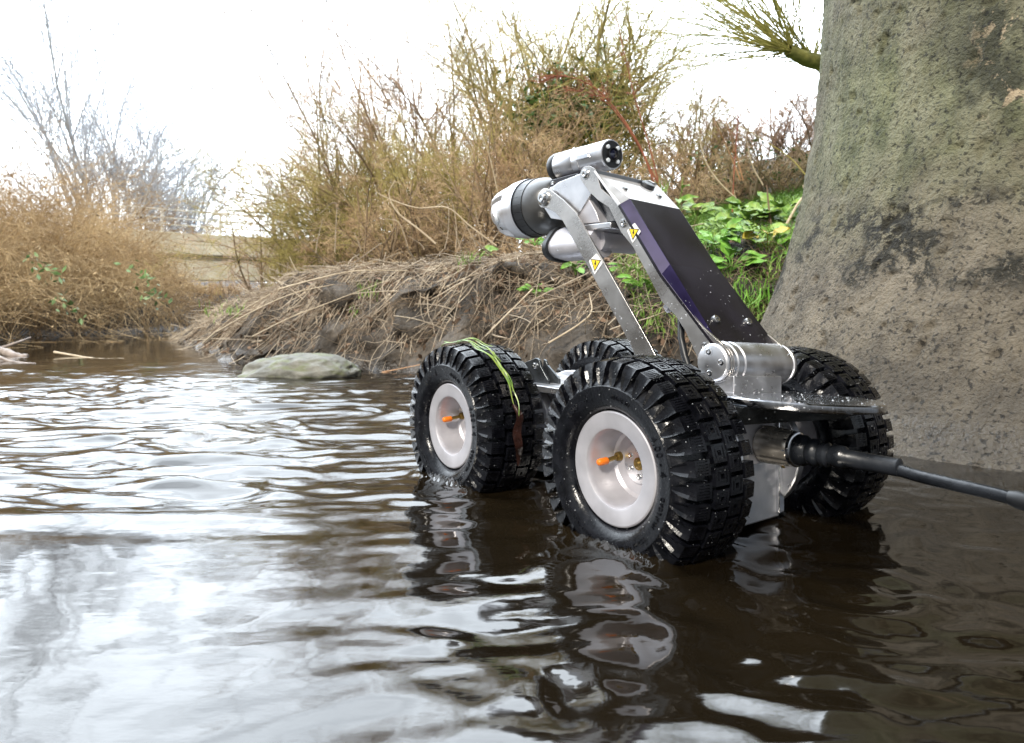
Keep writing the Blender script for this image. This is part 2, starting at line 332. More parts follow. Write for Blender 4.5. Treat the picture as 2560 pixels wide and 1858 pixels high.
def pier_mat():
    m = bpy.data.materials.new('weathered_concrete'); m.use_nodes = True; t = m.node_tree; b = t.nodes['Principled BSDF']; n = t.nodes.new; l = t.links.new
    g = n('ShaderNodeNewGeometry'); P = g.outputs['Position']
    def noise(s, d=6, vec=P, ro=.55):
        q = n('ShaderNodeTexNoise'); q.inputs['Scale'].default_value = s; q.inputs['Detail'].default_value = d; q.inputs['Roughness'].default_value = ro; q.inputs['Distortion'].default_value = .35; l(vec, q.inputs['Vector']); return q.outputs[0]
    def ramp(f, a, c, lo=(0, 0, 0), hi=(1, 1, 1)):
        r = n('ShaderNodeValToRGB'); r.color_ramp.elements[0].position = a; r.color_ramp.elements[1].position = c
        r.color_ramp.elements[0].color = (*lo, 1); r.color_ramp.elements[1].color = (*hi, 1); l(f, r.inputs[0]); return r.outputs[0]
    def mix(f, a, c, mode='MIX'):
        q = n('ShaderNodeMix'); q.data_type = 'RGBA'; q.blend_type = mode
        if isinstance(f, float): q.inputs[0].default_value = f
        else: l(f, q.inputs[0])
        for k, v in ((6, a), (7, c)):
            if isinstance(v, tuple): q.inputs[k].default_value = (*v, 1)
            else: l(v, q.inputs[k])
        return q.outputs[2]
    def mul(a, c):
        q = n('ShaderNodeMath'); q.operation = 'MULTIPLY'; l(a, q.inputs[0]); l(c, q.inputs[1]); return q.outputs[0]
    sx = n('ShaderNodeSeparateXYZ'); l(P, sx.inputs[0])
    def zr(a, c, lo=0, hi=1, k='Z'):
        q = n('ShaderNodeMapRange'); q.interpolation_type = 'SMOOTHSTEP'; q.inputs['From Min'].default_value = a; q.inputs['From Max'].default_value = c; q.inputs['To Min'].default_value = lo; q.inputs['To Max'].default_value = hi; l(sx.outputs[k], q.inputs['Value']); return q.outputs[0]
    base = ramp(noise(9, 9, ro=.7), .30, .70, (.064, .054, .040), (.235, .20, .147))
    mp = n('ShaderNodeMapping'); mp.inputs['Scale'].default_value = (1, 1, .22); l(P, mp.inputs[0])
    streak = ramp(noise(11, 6, mp.outputs[0]), .42, .62)
    green = mix(ramp(noise(14, 8), .35, .65), (.070, .078, .034), (.185, .19, .10))
    upper = zr(.40, .75)
    c = mix(mul(upper, ramp(noise(3.0, 5), .30, .62)), base, green)
    c = mix(mul(streak, zr(.50, .9, 0, .6)), c, (.24, .23, .155))
    # pale flaking lime film high on the right, dark algae around it
    alg = mul(ramp(noise(4.3, 7), .47, .55), mul(zr(.72, .92), zr(1.98, 1.78, k='Y')))
    c = mix(alg, c, (.045, .046, .026))
    fl = mul(ramp(noise(12, 9, ro=.72), .575, .59), mul(zr(.76, .92), zr(1.86, 1.72, k='Y')))
    c = mix(fl, c, (.45, .35, .23))
    # crusts of dark moss
    mo = mul(mul(ramp(noise(4.2, 5), .50, .545), ramp(noise(24, 9, ro=.75), .44, .50)), mul(zr(.37, .43), zr(.60, .68, 1, 0)))
    c = mix(mo, c, (.020, .018, .011))
    # silt tone low down, darkened further to stand in for shade
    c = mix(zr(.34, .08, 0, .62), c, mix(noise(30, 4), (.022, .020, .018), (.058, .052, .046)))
    sp = ramp(noise(75, 4), .36, .44); c = mix(.75, c, sp, 'MULTIPLY')
    l(c, b.inputs['Base Color'])
    wet = zr(.045, .11, .07, .8); l(wet, b.inputs['Roughness'])
    ad = n('ShaderNodeMath'); ad.operation = 'ADD'; l(noise(120, 6), ad.inputs[0]); l(noise(17, 5), ad.inputs[1])
    bp = n('ShaderNodeBump'); bp.inputs['Strength'].default_value = 1.; bp.inputs['Distance'].default_value = .014; l(ad.outputs[0], bp.inputs['Height']); l(bp.outputs[0], b.inputs['Normal'])
    return m
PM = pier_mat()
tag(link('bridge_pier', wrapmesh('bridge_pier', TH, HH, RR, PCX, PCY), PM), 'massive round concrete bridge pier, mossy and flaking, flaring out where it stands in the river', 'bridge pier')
# deck carried by the pier, overhead and out of the picture
dk = M(); dk.box((.70, -7, 3.9), (9, 3.6, 4.5))
tag(dk.build('bridge_deck', PM, ang=0, bev=.02), 'dark concrete bridge deck carried overhead by the mossy round pier', 'bridge')

# ================================================================== ROBOT
rob = thing('inspection_robot', 'four wheeled inspection robot with black knobbly tyres and raised camera arm, standing in the river', 'robot', (.2109, 1.3276, 0), math.atan2(FY, FX))
def boltat(m, x, y, z, r=.0045, d=(0, 1, 0), h=.003):
    m.lathe([(r, 0), (r, h*.55), (r*.8, h), (r*.45, h), (r*.42, h*.35)], (x, y, z), d, 16)
# ---- wheel (local: axis +y outward, y=0 the outer rim face)
def wheel_rim():
    m = M()
    m.lathe([(.0825, -.100), (.0825, -.004), (.0820, -.0012), (.080, 0), (.0600, 0), (.0568, -.0012), (.0550, -.0045), (.0535, -.012), (.0520, -.040), (.0500, -.0505), (.046, -.0545), (.040, -.056), (.0001, -.056)], (0, 0, 0), (0, 1, 0), 96, False)
    return m
def crown(y):  # tread surface radius, y measured from the outer face
    t = abs((y+.054)/.060); return .1425-.0060*t**2.6
def tyre_mesh():
    m = M()
    pr = [(.0835, -.006), (.086, .0015), (.0900, .0065), (.0965, .0105), (.104, .0125), (.1130, .0125), (.1168, .0138), (.1186, .0138), (.1205, .0115), (.1265, .0085), (.132, .0030), (.1365, -.007)]
    for y in np.linspace(-.020, -.090, 11): pr.append((crown(y), y))
    pr += [(.137, -.100), (.132, -.108), (.1265, -.114), (.118, -.118), (.108, -.117), (.095, -.1135), (.085, -.106), (.08, -.10)]
    m.lathe(pr, (0, 0, 0), (0, 1, 0), 120, False)
    NL = 34; P = 2*math.pi/NL
    def P3(t, r, y): return (r*math.cos(t), y, r*math.sin(t))
    def block(t0, wt, y0, y1, h, pattern, taper=.10):
        if pattern == 'rib':
            T = [0]; 
            for k in range(5): c = .14+.18*k; T += [c-.03, c-.028, c+.028, c+.03]
            T.append(1); S = [0, .16, .162, .84, .842, 1]
            def dep(i, j): return .0022 if (T[i] > 0 and T[i] < 1 and ((i-1) % 4 in (1, 2)) and j in (2, 3)) else 0
        else:
            T = [0, .14, .142, .24, .242, .36, .362, .638, .64, .758, .76, .858, .86, 1]; S = list(T)
            def dep(i, j):
                a = 4 <= 0
                ci = 6 <= i <= 7 and 6 <= j <= 7
                return .0042 if ci else (.0009 if (i in (2, 3, 10, 11) and 2 <= j <= 11) or (j in (2, 3, 10, 11) and 2 <= i <= 11) else 0)
        n, k = len(T), len(S); v = []; f = []
        for i, t in enumerate(T):
            for j, s in enumerate(S):
                y = y0+(y1-y0)*s; v.append(P3(t0+(t-.5)*wt, crown(y)+h-dep(i, j), y))
        for i in range(n-1):
            for j in range(k-1): f.append((i*k+j, i*k+j+1, (i+1)*k+j+1, (i+1)*k+j))
        per = [(i, 0) for i in range(n)]+[(n-1, j) for j in range(1, k)]+[(i, k-1) for i in range(n-2, -1, -1)]+[(0, j) for j in range(k-2, 0, -1)]
        b = len(v); q = len(per)
        for (i, j) in per:
            t = (T[i]-.5)*(1+taper)*wt; s = (S[j]-.5)*(1+taper)+.5; y = y0+(y1-y0)*s
            v.append(P3(t0+t, crown(min(max(y, -.1), -.01))-.004, y))
        for a in range(q):
            c = (a+1) % q; f.append((per[a][0]*k+per[a][1], per[c][0]*k+per[c][1], b+c, b+a))
        m.add(v, f)
    for i in range(NL):
        t = i*P; jit = random.uniform(-.006, .006)
        block(t+jit, P*.70, .0055, -.0195, .0125, 'rib', .06)
        block(t+P*.5, P*.80, -.0265, -.0520, .0130, 'sq', .06)
        block(t+jit, P*.80, -.0560, -.0815, .0130, 'sq', .06)
        block(t+P*.5, P*.70, -.0885, -.1135, .0125, 'rib', .06)
        for sgn, tt in ((1, t+jit), (-1, t+P*.5)):           # wedge shaped sides of the shoulder lugs
            Y = (lambda y: y) if sgn > 0 else (lambda y: -.108-y)
            a = P*.36; v = []
            for (w1, r, yo, yi, dp_) in ((a, .1495, .0057, -.012, .0), (a*.97, .1400, .0105, -.012, .0030), (a*.84, .1310, .0125, -.008, .0035), (a*.62, .1240, .0130, .0, .002), (a*.30, .1188, .0132, .004, 0)):
                v += [P3(tt-w1, r, Y(yi)), P3(tt-w1, r, Y(yo)), P3(tt-w1*.55, r, Y(yo-dp_)), P3(tt+w1*.55, r, Y(yo-dp_)), P3(tt+w1, r, Y(yo)), P3(tt+w1, r, Y(yi))]
            f = [(r_*6+k, r_*6+k+1, r_*6+6+k+1, r_*6+6+k) for r_ in range(4) for k in range(5)]
            f += [(24, 25, 26, 27, 28, 29), (5, 4, 3, 2, 1, 0)]
            m.add(v, f)
    # moulding hairs
    for i in range(140):
        t = random.random()*2*math.pi; y = random.choice((-.006, -.030, -.10, -.08, -.055)); r0 = crown(y)+.013
        p = [P3(t, r0, y), P3(t+random.uniform(-.01, .01), r0+random.uniform(.002, .005), y+random.uniform(-.003, .003))]
        m.tube(p, .0004, 3)
    # raised lettering
    def text(s, r, size, t0, top=True):
        cu = bpy.data.curves.new('t', 'FONT'); cu.body = s; cu.size = size; cu.extrude = .0009; cu.space_character = 1.15; cu.resolution_u = 3
        o = bpy.data.objects.new('t', cu); C.objects.link(o); dg = bpy.context.evaluated_depsgraph_get()
        me = bpy.data.meshes.new_from_object(o.evaluated_get(dg)); W = max(v.co.x for v in me.vertices)
        V = []
        for q in me.vertices:
            # seen from outside (+y looking to -y) +x appears to the left
            rr = r+(q.co.y-size*.35 if top else -(q.co.y-size*.35)); a = t0+(-(q.co.x-W/2)/r if top else (q.co.x-W/2)/r)
            a2 = math.pi-a
            V.append(P3(a2, rr, .0125+q.co.z*1.2))
        m.add(V, [tuple(p.vertices) for p in me.polygons])
        bpy.data.objects.remove(o); bpy.data.curves.remove(cu); bpy.data.meshes.remove(me)
    text('4.00 - 4', .1055, .0150, R(128)); text('MADE IN', .1055, .008, R(75)); text('4.00 - 4', .1055, .0150, R(20))
    text('NOT FOR HIGHWAY SERVICE', .107, .0072, R(228), False); text('INFLATE TO 30 P.S.I.', .107, .0080, R(292), False); text('MAX LOAD', .1055, .0085, R(338), False)
    m.xf(lambda x, y, z: (lambda k: (x*k, y, z*k))(1+.0045*min(1, max(0, (math.hypot(x, z)-.119)/.02))/max(.01, math.hypot(x, z))))
    return m
w0 = wheel_rim().build('wheel', ALUW, rob, 30)
ty = tyre_mesh().build('tyre', RUB, w0, 22)
hb = M(); hb.lathe([(.0005, -.0535), (.0295, -.0535), (.030, -.0545), (.030, -.0559)], (0, 0, 0), (0, 1, 0), 48, False)
hub = hb.build('hub_flange', ALU, w0)
g = M(); g.lathe([(.0095, -.052), (.0095, -.0534), ], (0, 0, 0), (0, 1, 0), 32); g.lathe([(.004, -.0475), (.007, -.0515), ], (0, 0, 0), (0, 1, 0), 24)
g.build('hub_nut', BRASS, w0)
for a in range(6):
    g = M(); boltat(g, .0195*math.cos(R(30+60*a)), -.0534, .0195*math.sin(R(30+60*a)), .0042); g.build('bolt', BOLT, w0)
g = M(); g.tube([(.042, -.055, .004), (.0415, -.045, .003), (.041, -.034, .002), (.041, -.028, .001)], .0034, 14); g.lathe([(.0075, -.0555), (.0065, -.050), (.0035, -.0485)], (.042, 0, .004), (0, 1, 0), 20)
g.build('valve_stem', BRASS, w0)
g = M(); g.lathe([(.0048, 0), (.0054, .001), (.0054, .014), (.0046, .0175), (.003, .019), (.0003, .0195)], (.041, -.0285, .001), (.02, 1, -.05), 24); g.build('valve_cap', ORG, w0)
def dupwheel(x, y, rz, ry):
    c = w0.copy(); C.objects.link(c); c.parent = rob; c.location = (x, y, .119); c.rotation_euler = (0, ry, rz)
    for ch in list(w0.children):
        d = ch.copy(); C.objects.link(d); d.parent = c
    return c
w0.location = (-.225, .2475, .119)
dupwheel(.225, .2475, 0, R(-7)); dupwheel(-.225, -.2475, math.pi, R(40)); dupwheel(.225, -.2475, math.pi, R(77))

# ---- chassis
b = M(); b.box((-.29, -.062, .012), (.285, .062, .186)); body = b.build('body', ALU, rob, 30, .003)
b = M(); b.box((-.296, -.066, .02), (-.282, -.052, .184)); b.build('corner_strip', POL, body, 30, .0012)
for x in (-.225, .225):
    for s in (1, -1):
        b = M(); b.lathe([(.096, .0625), (.098, .064), (.098, .078), (.096, .080), (.032, .0805), (.032, .128)], (x, 0, .112), (0, s, 0), 64); b.build('gearbox_flange', ALU, rob, 30)
b = M(); b.prism([(-.285, .105), (-.335, .03), (-.325, -.075), (-.285, -.118), (.15, -.118), (.33, -.075), (.33, .075), (.15, .118), (-.24, .118)], .187, .199, 'z')
dp = b.build('deck_plate', ALU, rob, 30, .0012)
TILT = lambda x, y, z: (x, y, z+.06*(y-.06))
# wedge shaped skirt under the turntable
b = M()
top = [(-.20, .150), (-.355, .125), (-.440, -.015), (-.395, -.115), (-.22, -.115)]
bot = [(-.20, .142), (-.330, .120), (-.412, .000), (-.375, -.104), (-.22, -.104)]
zt = [.2075]*5; zb = [.183, .178, .194, .186, .19]
b.add([(x, y, z) for (x, y), z in zip(top, zt)]+[(x, y, z) for (x, y), z in zip(bot, zb)], [(0, 1, 2, 3, 4), (9, 8, 7, 6, 5)]+[(i, i+5, (i+1) % 5+5, (i+1) % 5) for i in range(5)])
b.xf(TILT).build('deck_skirt', DRKA, rob, 0, .001)
b = M(); b.lathe([(.122, 0), (.1265, .0012), (.1275, .0030), (.1275, .0105), (.1262, .0125), (.0, .0126)], (-.345, -.006, .2076), (0, 0, 1), 128); b.xf(TILT).build('turntable', POL, rob, 30)
b = M(); b.box((-.291, -.066, .2195), (-.215, .058, .2460)); b.xf(TILT).build('pivot_block', ALU, rob, 30, .0012)
b = M(); AX = (-.258, 0, .2640)
b.lathe([(.027, -.112), (.0325, -.110), (.0335, -.107), (.0335, -.103), (.0315, -.1015), (.0330, -.0995), (.0335, -.098), (.0335, .027), (.0315, .029), (.0315, .034), (.0338, .0365), (.0338, .046), (.032, .048), (.032, .055)], AX, (0, 1, 0), 96)
ph_ = b.xf(TILT).build('pivot_housing', ALU, rob, 30)
b = M(); b.lathe([(.0295, .0615), (.0295, .0655), (.0270, .0685), (.026, .069), (.0003, .069)], AX, (0, 1, 0), 72); b.xf(TILT).build('end_cap', ALU, ph_, 30)
for a in (70, 175, 285):
    b = M(); boltat(b, AX[0]+.0175*math.cos(R(a)), .0685, AX[2]+.0175*math.sin(R(a)), .0052, h=.0012); b.lathe([(.0068, .0683), (.0074, .0692), (.008, .0683)], (AX[0]+.0175*math.cos(R(a)), 0, AX[2]+.0175*math.sin(R(a))), (0, 1, 0), 24); b.xf(TILT).build('bolt', BOLT, ph_)

# ---- arm plates
def arc(cx, cz, r, a0, a1, n=10): return [(cx+r*math.cos(R(a0+(a1-a0)*k/n)), cz+r*math.sin(R(a0+(a1-a0)*k/n))) for k in range(n+1)]
outl = arc(.040, .6015, .0145, -30, 95) + [(.028, .6155), (.014, .608), (-.003, .568), (-.049, .535), (-.100, .470), (-.150, .405), (-.185, .365), (-.235, .318), (-.272, .293)] + arc(-.258, .264, .031, 115, 330, 18) + \
       [(-.222, .274), (-.201, .310), (-.180, .336), (-.150, .359), (-.117, .408), (-.084, .455), (-.054, .484), (-.042, .503), (-.024, .531), (.005, .548), (.028, .566), (.046, .585)]
for k, (y0, y1) in enumerate(((.0555, .0605), (-.1055, -.1005))):
    b = M(); b.prism(outl, y0, y1); b.xf(TILT).build('arm_plate', STEEL, rob, 25, .0007)
for k, (x, z, r) in enumerate(((.040, .6015, .0085), (-.061, .499, .0068), (-.240, .288, .0068))):
    b = M(); boltat(b, x, .0605, z, r, h=.005); b.lathe([(r*1.25, 0), (r*1.25, .0012), (r*.9, .0014)], (x, .0603, z), (0, 1, 0), 24); b.xf(TILT).build('bolt', BOLT, rob)
# ---- cover: silver head panel and black shroud
A = [(-.256, .291), (-.062, .545), (.034, .612)]       # ridge line at y=.045
Bm = [(-.262, .2885), (-.150, .405), (-.052, .534), (.012, .606)]
yN, yF, yL = .046, -.088, .0612
def strip(name, m, pts, faces, par=rob, bev=.0008):
    b = M(); b.add(pts, faces); return b.xf(TILT).build(name, m, par, 20, bev)
def lerp(p, q, t): return (p[0]+(q[0]-p[0])*t, p[1]+(q[1]-p[1])*t)
a0, a1, a2 = A; am = lerp(a0, a1, .52)
dn = lambda p, d: (p[0]+d*.797, p[1]-d*.603)   # towards the underside of the arm
def hull(name, m, ridge, low, depth=.034):
    n = len(ridge); v = []
    for (x, z) in ridge: v.append((x, yN, z))
    for (x, z) in ridge: v.append((x, yF, z))
    for (x, z) in low: v.append((x, yL, z))
    for (x, z) in low: v.append((x, yF-.018, z))
    for p in low: q = dn(p, .006); v.append((q[0], yL, q[1]))
    for p in low: q = dn(p, .006); v.append((q[0], yF-.018, q[1]))
    f = []
    for i in range(n-1):
        f += [(i, i+1, n+i+1, n+i), (2*n+i, 2*n+i+1, i+1, i), (n+i, n+i+1, 3*n+i+1, 3*n+i), (2*n+i+1, 2*n+i, 4*n+i, 4*n+i+1), (3*n+i, 3*n+i+1, 5*n+i+1, 5*n+i), (4*n+i, 5*n+i, 5*n+i+1, 4*n+i+1)]
    for i in (0, n-1): f.append((i, n+i, 3*n+i, 5*n+i, 4*n+i, 2*n+i))
    b = M(); b.add(v, f); return b.xf(TILT).build(name, m, rob, 15, .0008)
cov = hull('arm_cover', BLKA, [a0, am, a1], [Bm[0], Bm[1], Bm[2]])
cov.data.materials.append(PURP)
for p in cov.data.polygons:
    c_ = p.center
    if yN-.001 < c_.y < yL-.001 and p.normal.y > .1 and abs(c_.x+.15) < .2: p.material_index = 1
hc = hull('head_cover', mat('pale_satin_aluminium', (.80, .80, .82), .42, .55, var=.05, vscale=40, rvar=.08), [a1, a2], [Bm[2], Bm[3]])
for (x, z, par) in ((-.028, .5705, hc), (.004, .5925, hc)):
    pass
def nbolt(x, z, y, n, par, r=.0062, h=.0055):
    b = M(); boltat(b, x, y, z, r, (n[0], 0, n[1]), h); b.xf(TILT).build('bolt', BOLT, par)
nh = (-.573, .82); nb = (-.797, .603)
for (t, y) in ((.33, .026), (.33, -.066)): p = lerp(a1, a2, t+.02); nbolt(p[0], p[1], y, nh, hc)
for (t, y) in ((.16, .018), (.16, -.068)): p = lerp(a0, a1, t); nbolt(p[0], p[1], y, nb, cov, .007, .006)
p = lerp(a1, a2, .72); b = M(); b.lathe([(.014, 0), (.014, .007), (.012, .009), (.0002, .009)], (p[0], -.072, p[1]), (nh[0], 0, nh[1]), 32); b.xf(TILT).build('sealing_plug', BLKP, rob)
b = M(); b.prism([(.038, .590), (.022, .592), (-.026, .556), (-.050, .530), (-.02, .512), (.05, .512), (.075, .535), (.06, .566)], -.080, .030)
b.xf(TILT).build('head_housing', DRKA, rob, 25, .001)
b = M(); b.prism([(.0975, .540), (.052, .572), (.020, .530), (.010, .5085), (.085, .511)], -.085, .052); hh = b.xf(TILT).build('tilt_motor', ALUW, rob, 25, .0015)
b = M(); boltat(b, .066, .0505, .528, .0062, h=.0012); b.xf(TILT).build('bolt', BOLT, hh)
b = M(); b.prism([(.092, .498), (-.02, .495), (-.02, .5065), (.092, .5095)], -.088, .052); b.xf(TILT).build('motor_flange', ALU, rob, 25, .002)
# box under the arm
b = M(); b.prism([(-.062, .470), (-.050, .492), (-.095, .440), (-.108, .425), (-.094, .424)], -.03, .045); b.xf(TILT).build('limit_switch', ALUW, rob, 25, .001)
# hose under the arm
b = M(); b.tube([(-.155, .02, .350), (-.165, .03, .330), (-.178, .045, .30), (-.190, .05, .27), (-.205, .05, .235), (-.2, .05, .21)], [.006]*6, 12); b.xf(TILT).build('arm_cable', BLKP, rob)
b = M(); b.lathe([(.005, 0), (.0085, .002), (.0085, .012), (.005, .014)], (-.148, .045, .356), (-.6, 0, -.8), 20); b.xf(TILT).build('cable_gland', ALUW, rob)
# ---- linkage bars
def offs(x, z): return (x, z)
bar = arc(.160, .5715, .0195, -25+0, 100, 12) + [(.150, .589)] + [(.139, .585), (.100, .561), (.063, .532), (-.127, .287), (-.160, .245)] + arc(-.137, .232, .022, 160, 340, 12) + [(-.079, .288), (.009, .401), (.100, .518), (.118, .536), (.152, .549)]
bar = arc(.158, .570, .0205, 300, 460, 12) + [(.139, .585), (.100, .560), (.063, .532), (-.032, .410), (-.127, .287), (-.156, .245)] + arc(-.137, .232, .021, 150, 330, 10) + [(-.079, .289), (.009, .401), (.100, .518), (.122, .537), (.150, .550)]
for (y0, y1) in ((.0600, .0650), (-.115, -.110)):
    b = M(); b.prism(bar, y0, y1); b.xf(TILT).build('linkage_bar', STEEL, rob, 25, .0007)
b = M(); b.lathe([(.0165, 0), (.0165, .003), (.0150, .0042), (.011, .0045), (.0105, .0085), (.0085, .010), (.0045, .010), (.0042, .006)], (.158, .0650, .570), (0, 1, 0), 36); b.xf(TILT).build('pivot_bolt', BOLT, rob)
for x, z, r in ((.158, .570, .006), (.040, .6015, .006), (-.137, .232, .012)):
    b = M(); b.lathe([(r, -.11), (r, .0600)], (x, 0, z), (0, 1, 0), 20); b.xf(TILT).build('pivot_shaft', BOLT, rob)
b = M(); b.box((-.16, -.06, .200), (-.114, .05, .236)); b.build('pivot_stand', ALU, rob, 30, .001)
# ---- head bracket between the two upper pivots
br = [(.048, .608), (.020, .602), (.028, .566), (.066, .528), (.100, .540), (.112, .522), (.150, .530), (.178, .560), (.170, .585), (.125, .600)]
for (y0, y1) in ((.0475, .0545), (-.095, -.088)):
    b = M(); b.prism(br, y0, y1); b.xf(TILT).build('head_bracket', ALU, rob, 25, .001)
b = M(); b.box((.075, -.02, .583), (.165, .046, .597)); b.box((.095, .030, .572), (.15, .0475, .584)); b.xf(TILT).build('bracket_cross_piece', ALUW, rob, 30, .003)
b = M(); b.prism([(.082, .596), (.082, .609), (.088, .616), (.172, .614), (.177, .609), (.177, .598), (.172, .594)], -.026, .036); ms = b.xf(TILT).build('mount_shoe', BLKA, rob, 25, .0012)
for x, z in ((.165, .606), (.118, .601), (.090, .608)):
    b = M(); boltat(b, x, .036, z, .0045, h=.003); b.xf(TILT).build('bolt', BOLT, ms)
# ---- rear view camera tube
b = M(); TC = (.118, -.002, .6455)
b.lathe([(.0245, -.086), (.0285, -.086), (.0295, -.083), (.0295, -.020), (.0290, -.0195), (.0290, -.018), (.0300, -.017), (.0300, -.0), (.0285, .004), (.0300, .008), (.030, .060), (.0290, .064)], TC, (1, 0, 0), 72)
ct = b.build('camera_tube', ALU, rob, 30)
b = M(); b.lathe([(.0292, .060), (.0305, .062), (.0305, .074), (.029, .080), (.022, .083), (.0002, .083)], TC, (1, 0, 0), 48); b.build('rear_cap', BLKP, ct)
b = M(); b.lathe([(.0262, -.085), (.0262, -.0872), (.0120, -.0872)], TC, (1, 0, 0), 48, False); b.lathe([(.012, -.0872), (.0135, -.0915), (.0115, -.0925), (.0108, -.0875), (.0001, -.0875)], TC, (1, 0, 0), 40, False); b.build('front_bezel', BLKP, ct)
b = M(); b.lathe([(.0105, -.0878), (.0098, -.0895), (.007, -.0912), (.0035, -.0924), (.0001, -.0927)], TC, (1, 0, 0), 32, False); b.build('lens', GLS, ct)
for a in (45, 135, 225, 315):
    b = M(); yy, zz = .0182*math.cos(R(a)), .0182*math.sin(R(a))
    b.lathe([(.0042, -.0868), (.0044, -.0900), (.003, -.0913), (.0002, -.0915)], (TC[0], TC[1]+yy, TC[2]+zz), (1, 0, 0), 16, False); b.build('led', LEDM, ct)
b = M(); b.prism([(TC[0]-.055, 0), (TC[0]-.015, 0), (TC[0]-.02, .010), (TC[0]-.05, .010)], .022, .0302); b.xf(lambda x, y, z: (x, y*1.0, TC[2]-.004+z)).build('grub_screw_flat', POL, ct, 25, .001)
b = M(); boltat(b, TC[0]+.02, TC[1]+.003, TC[2]+.0295, .0035, (0, 0, 1), .003); b.build('bolt', BOLT, ct)
# ---- main camera head
HCX, HCY, HCZ = .245, -.004, .5695
b = M(); b.lathe([(.020, -.062), (.036, -.058), (.050, -.046), (.0585, -.028), (.0615, -.010), (.0618, .002)], (HCX, HCY, HCZ), (1, 0, 0), 72); hd = b.build('camera_head', mat('dark_bronze_casting', (.12, .12, .12), .33, .7, var=.3, vscale=12, rvar=.1), rob, 35)
b = M()
for k in range(24):
    a0_, a1_ = 2*math.pi*k/24+.004, 2*math.pi*(k+1)/24-.004
    v = []
    for t in (.0005, .034):
        for (r) in (.058, .0632):
            for a in np.linspace(a0_, a1_, 5): v.append((HCX+t, HCY+r*math.cos(a), HCZ+r*math.sin(a)))
    f = [(j, j+1, j+6, j+5) for j in range(4)]+[(10+j, 10+j+1, 15+j+1, 15+j) for j in range(4)]+[(5+j, 6+j, 16+j, 15+j) for j in range(4)]+[(j, j+1, 11+j, 10+j) for j in range(4)]+[(0, 5, 15, 10), (4, 9, 19, 14)]
    b.add(v, f)
b.build('focus_ring', BLKP, hd, 25)
# silver nose with three raised ribs between recessed lamp pockets
prof_n = [(.0655, .034), (.0660, .040), (.0655, .060), (.0640, .080), (.0610, .100), (.0560, .122), (.0480, .143), (.0370, .160), (.0240, .171), (.0100, .1765), (.0001, .178)]
pn_r = np.array([p[0] for p in prof_n]); pn_t = np.array([p[1] for p in prof_n])
ss = np.linspace(0, 1, 60); ci = np.interp(ss, np.linspace(0, 1, len(prof_n)), pn_t); cr_ = np.interp(ss, np.linspace(0, 1, len(prof_n)), pn_r)
aa = np.linspace(0, 2*np.pi, 121)[:-1]
CI, AA = np.meshgrid(ci, aa, indexing='ij'); CRr = np.meshgrid(cr_, aa, indexing='ij')[0]
pk = 0
for c_a in (R(100), R(-20), R(-140)):
    dA = (AA-c_a+np.pi) % (2*np.pi)-np.pi
    pk = pk+sst(.95, .70, np.abs(dA))*sst(.072, .086, CI)
CRr = CRr*(1-.16*pk*sst(.0, .03, CRr))
V = np.stack([HCX+CI, HCY+CRr*np.cos(AA), HCZ+CRr*np.sin(AA)], -1).reshape(-1, 3)
a_, b_ = CI.shape; i = np.arange(a_-1)[:, None]*b_+np.arange(b_)[None]; j = np.arange(a_-1)[:, None]*b_+((np.arange(b_)+1) % b_)[None]
me = npmesh('nose_cone', V, np.stack([i, j, j+b_, i+b_], -1).reshape(-1, 4), True)
link('nose_cone', me, mat('bright_satin_alloy', (.74, .74, .77), .33, .8, var=.05, vscale=30, rvar=.06), hd)
for c_a, rr in ((R(-20), .0165), (R(100), .013), (R(-140), .0165), (R(-55), .006), (R(28), .005)):
    b = M(); dd = Vector((.62, math.cos(c_a)*.78, math.sin(c_a)*.78)); o_ = Vector((HCX+.122, HCY+.0440*math.cos(c_a), HCZ+.0440*math.sin(c_a)))
    b.lathe([(rr, -.004), (rr, .002), (rr*.9, .0034), (rr*.86, .0022), (rr*.5, .0040), (.0002, .0048)], o_, dd, 32); b.build('lamp', LEDM if rr > .01 else GLS, hd)
b = M(); b.lathe([(.0062, .170), (.0062, .181), (.004, .183), (.0002, .183)], (HCX, HCY+.004, HCZ-.002), (1, 0, 0), 20); b.build('nose_stud', BLKP, hd)
# small warning label on the nose
def label_on(par, fn, s, name='warning_label'):
    """fn(u,v,h)->xyz ; u,v in units of s"""
    def pl(pts, h0, h1):
        m = M(); n = len(pts); m.add([fn(u*s, v*s, h0) for u, v in pts]+[fn(u*s, v*s, h1) for u, v in pts], [tuple(range(n)), tuple(range(2*n-1, n-1, -1))]+[(i, i+n, (i+1) % n+n, (i+1) % n) for i in range(n)]); return m
    def rnd(pts, r=.12, n=4):
        o = []; k = len(pts)
        for i in range(k):
            p, a, c = Vector(pts[i]), Vector(pts[i-1]), Vector(pts[(i+1) % k]); u = (a-p).normalized()*r; v = (c-p).normalized()*r
            for j in range(n+1):
                t = j/n; o.append(tuple(p+u*(1-t)**2+v*t**2))
        return o
    base = pl(rnd([(0, 1.18), (.80, .30), (.62, -.55), (.0, -1.08), (-.62, -.55), (-.80, .30)] if name == 'x' else [(0, 1.08), (1.05, .18), (0, -1.15), (-1.05, .18)]), 0, .0004).build(name, WHT, par, 20)
    pl([(-.78, .42), (.78, .42), (0, -.85)][::1], .0004, .0007).build('label_triangle', INK, base, 20)
    pl([(-.62, .34), (.62, .34), (0, -.66)], .0007, .0010).build('label_triangle', YEL, base, 20)
    m = pl([(-.05, .30), (.08, .30), (.03, .06), (.17, .10), (-.04, -.42), (-.01, -.08), (-.15, -.12)], .0010, .0013); m.build('label_symbol', INK, base, 20)
    return base
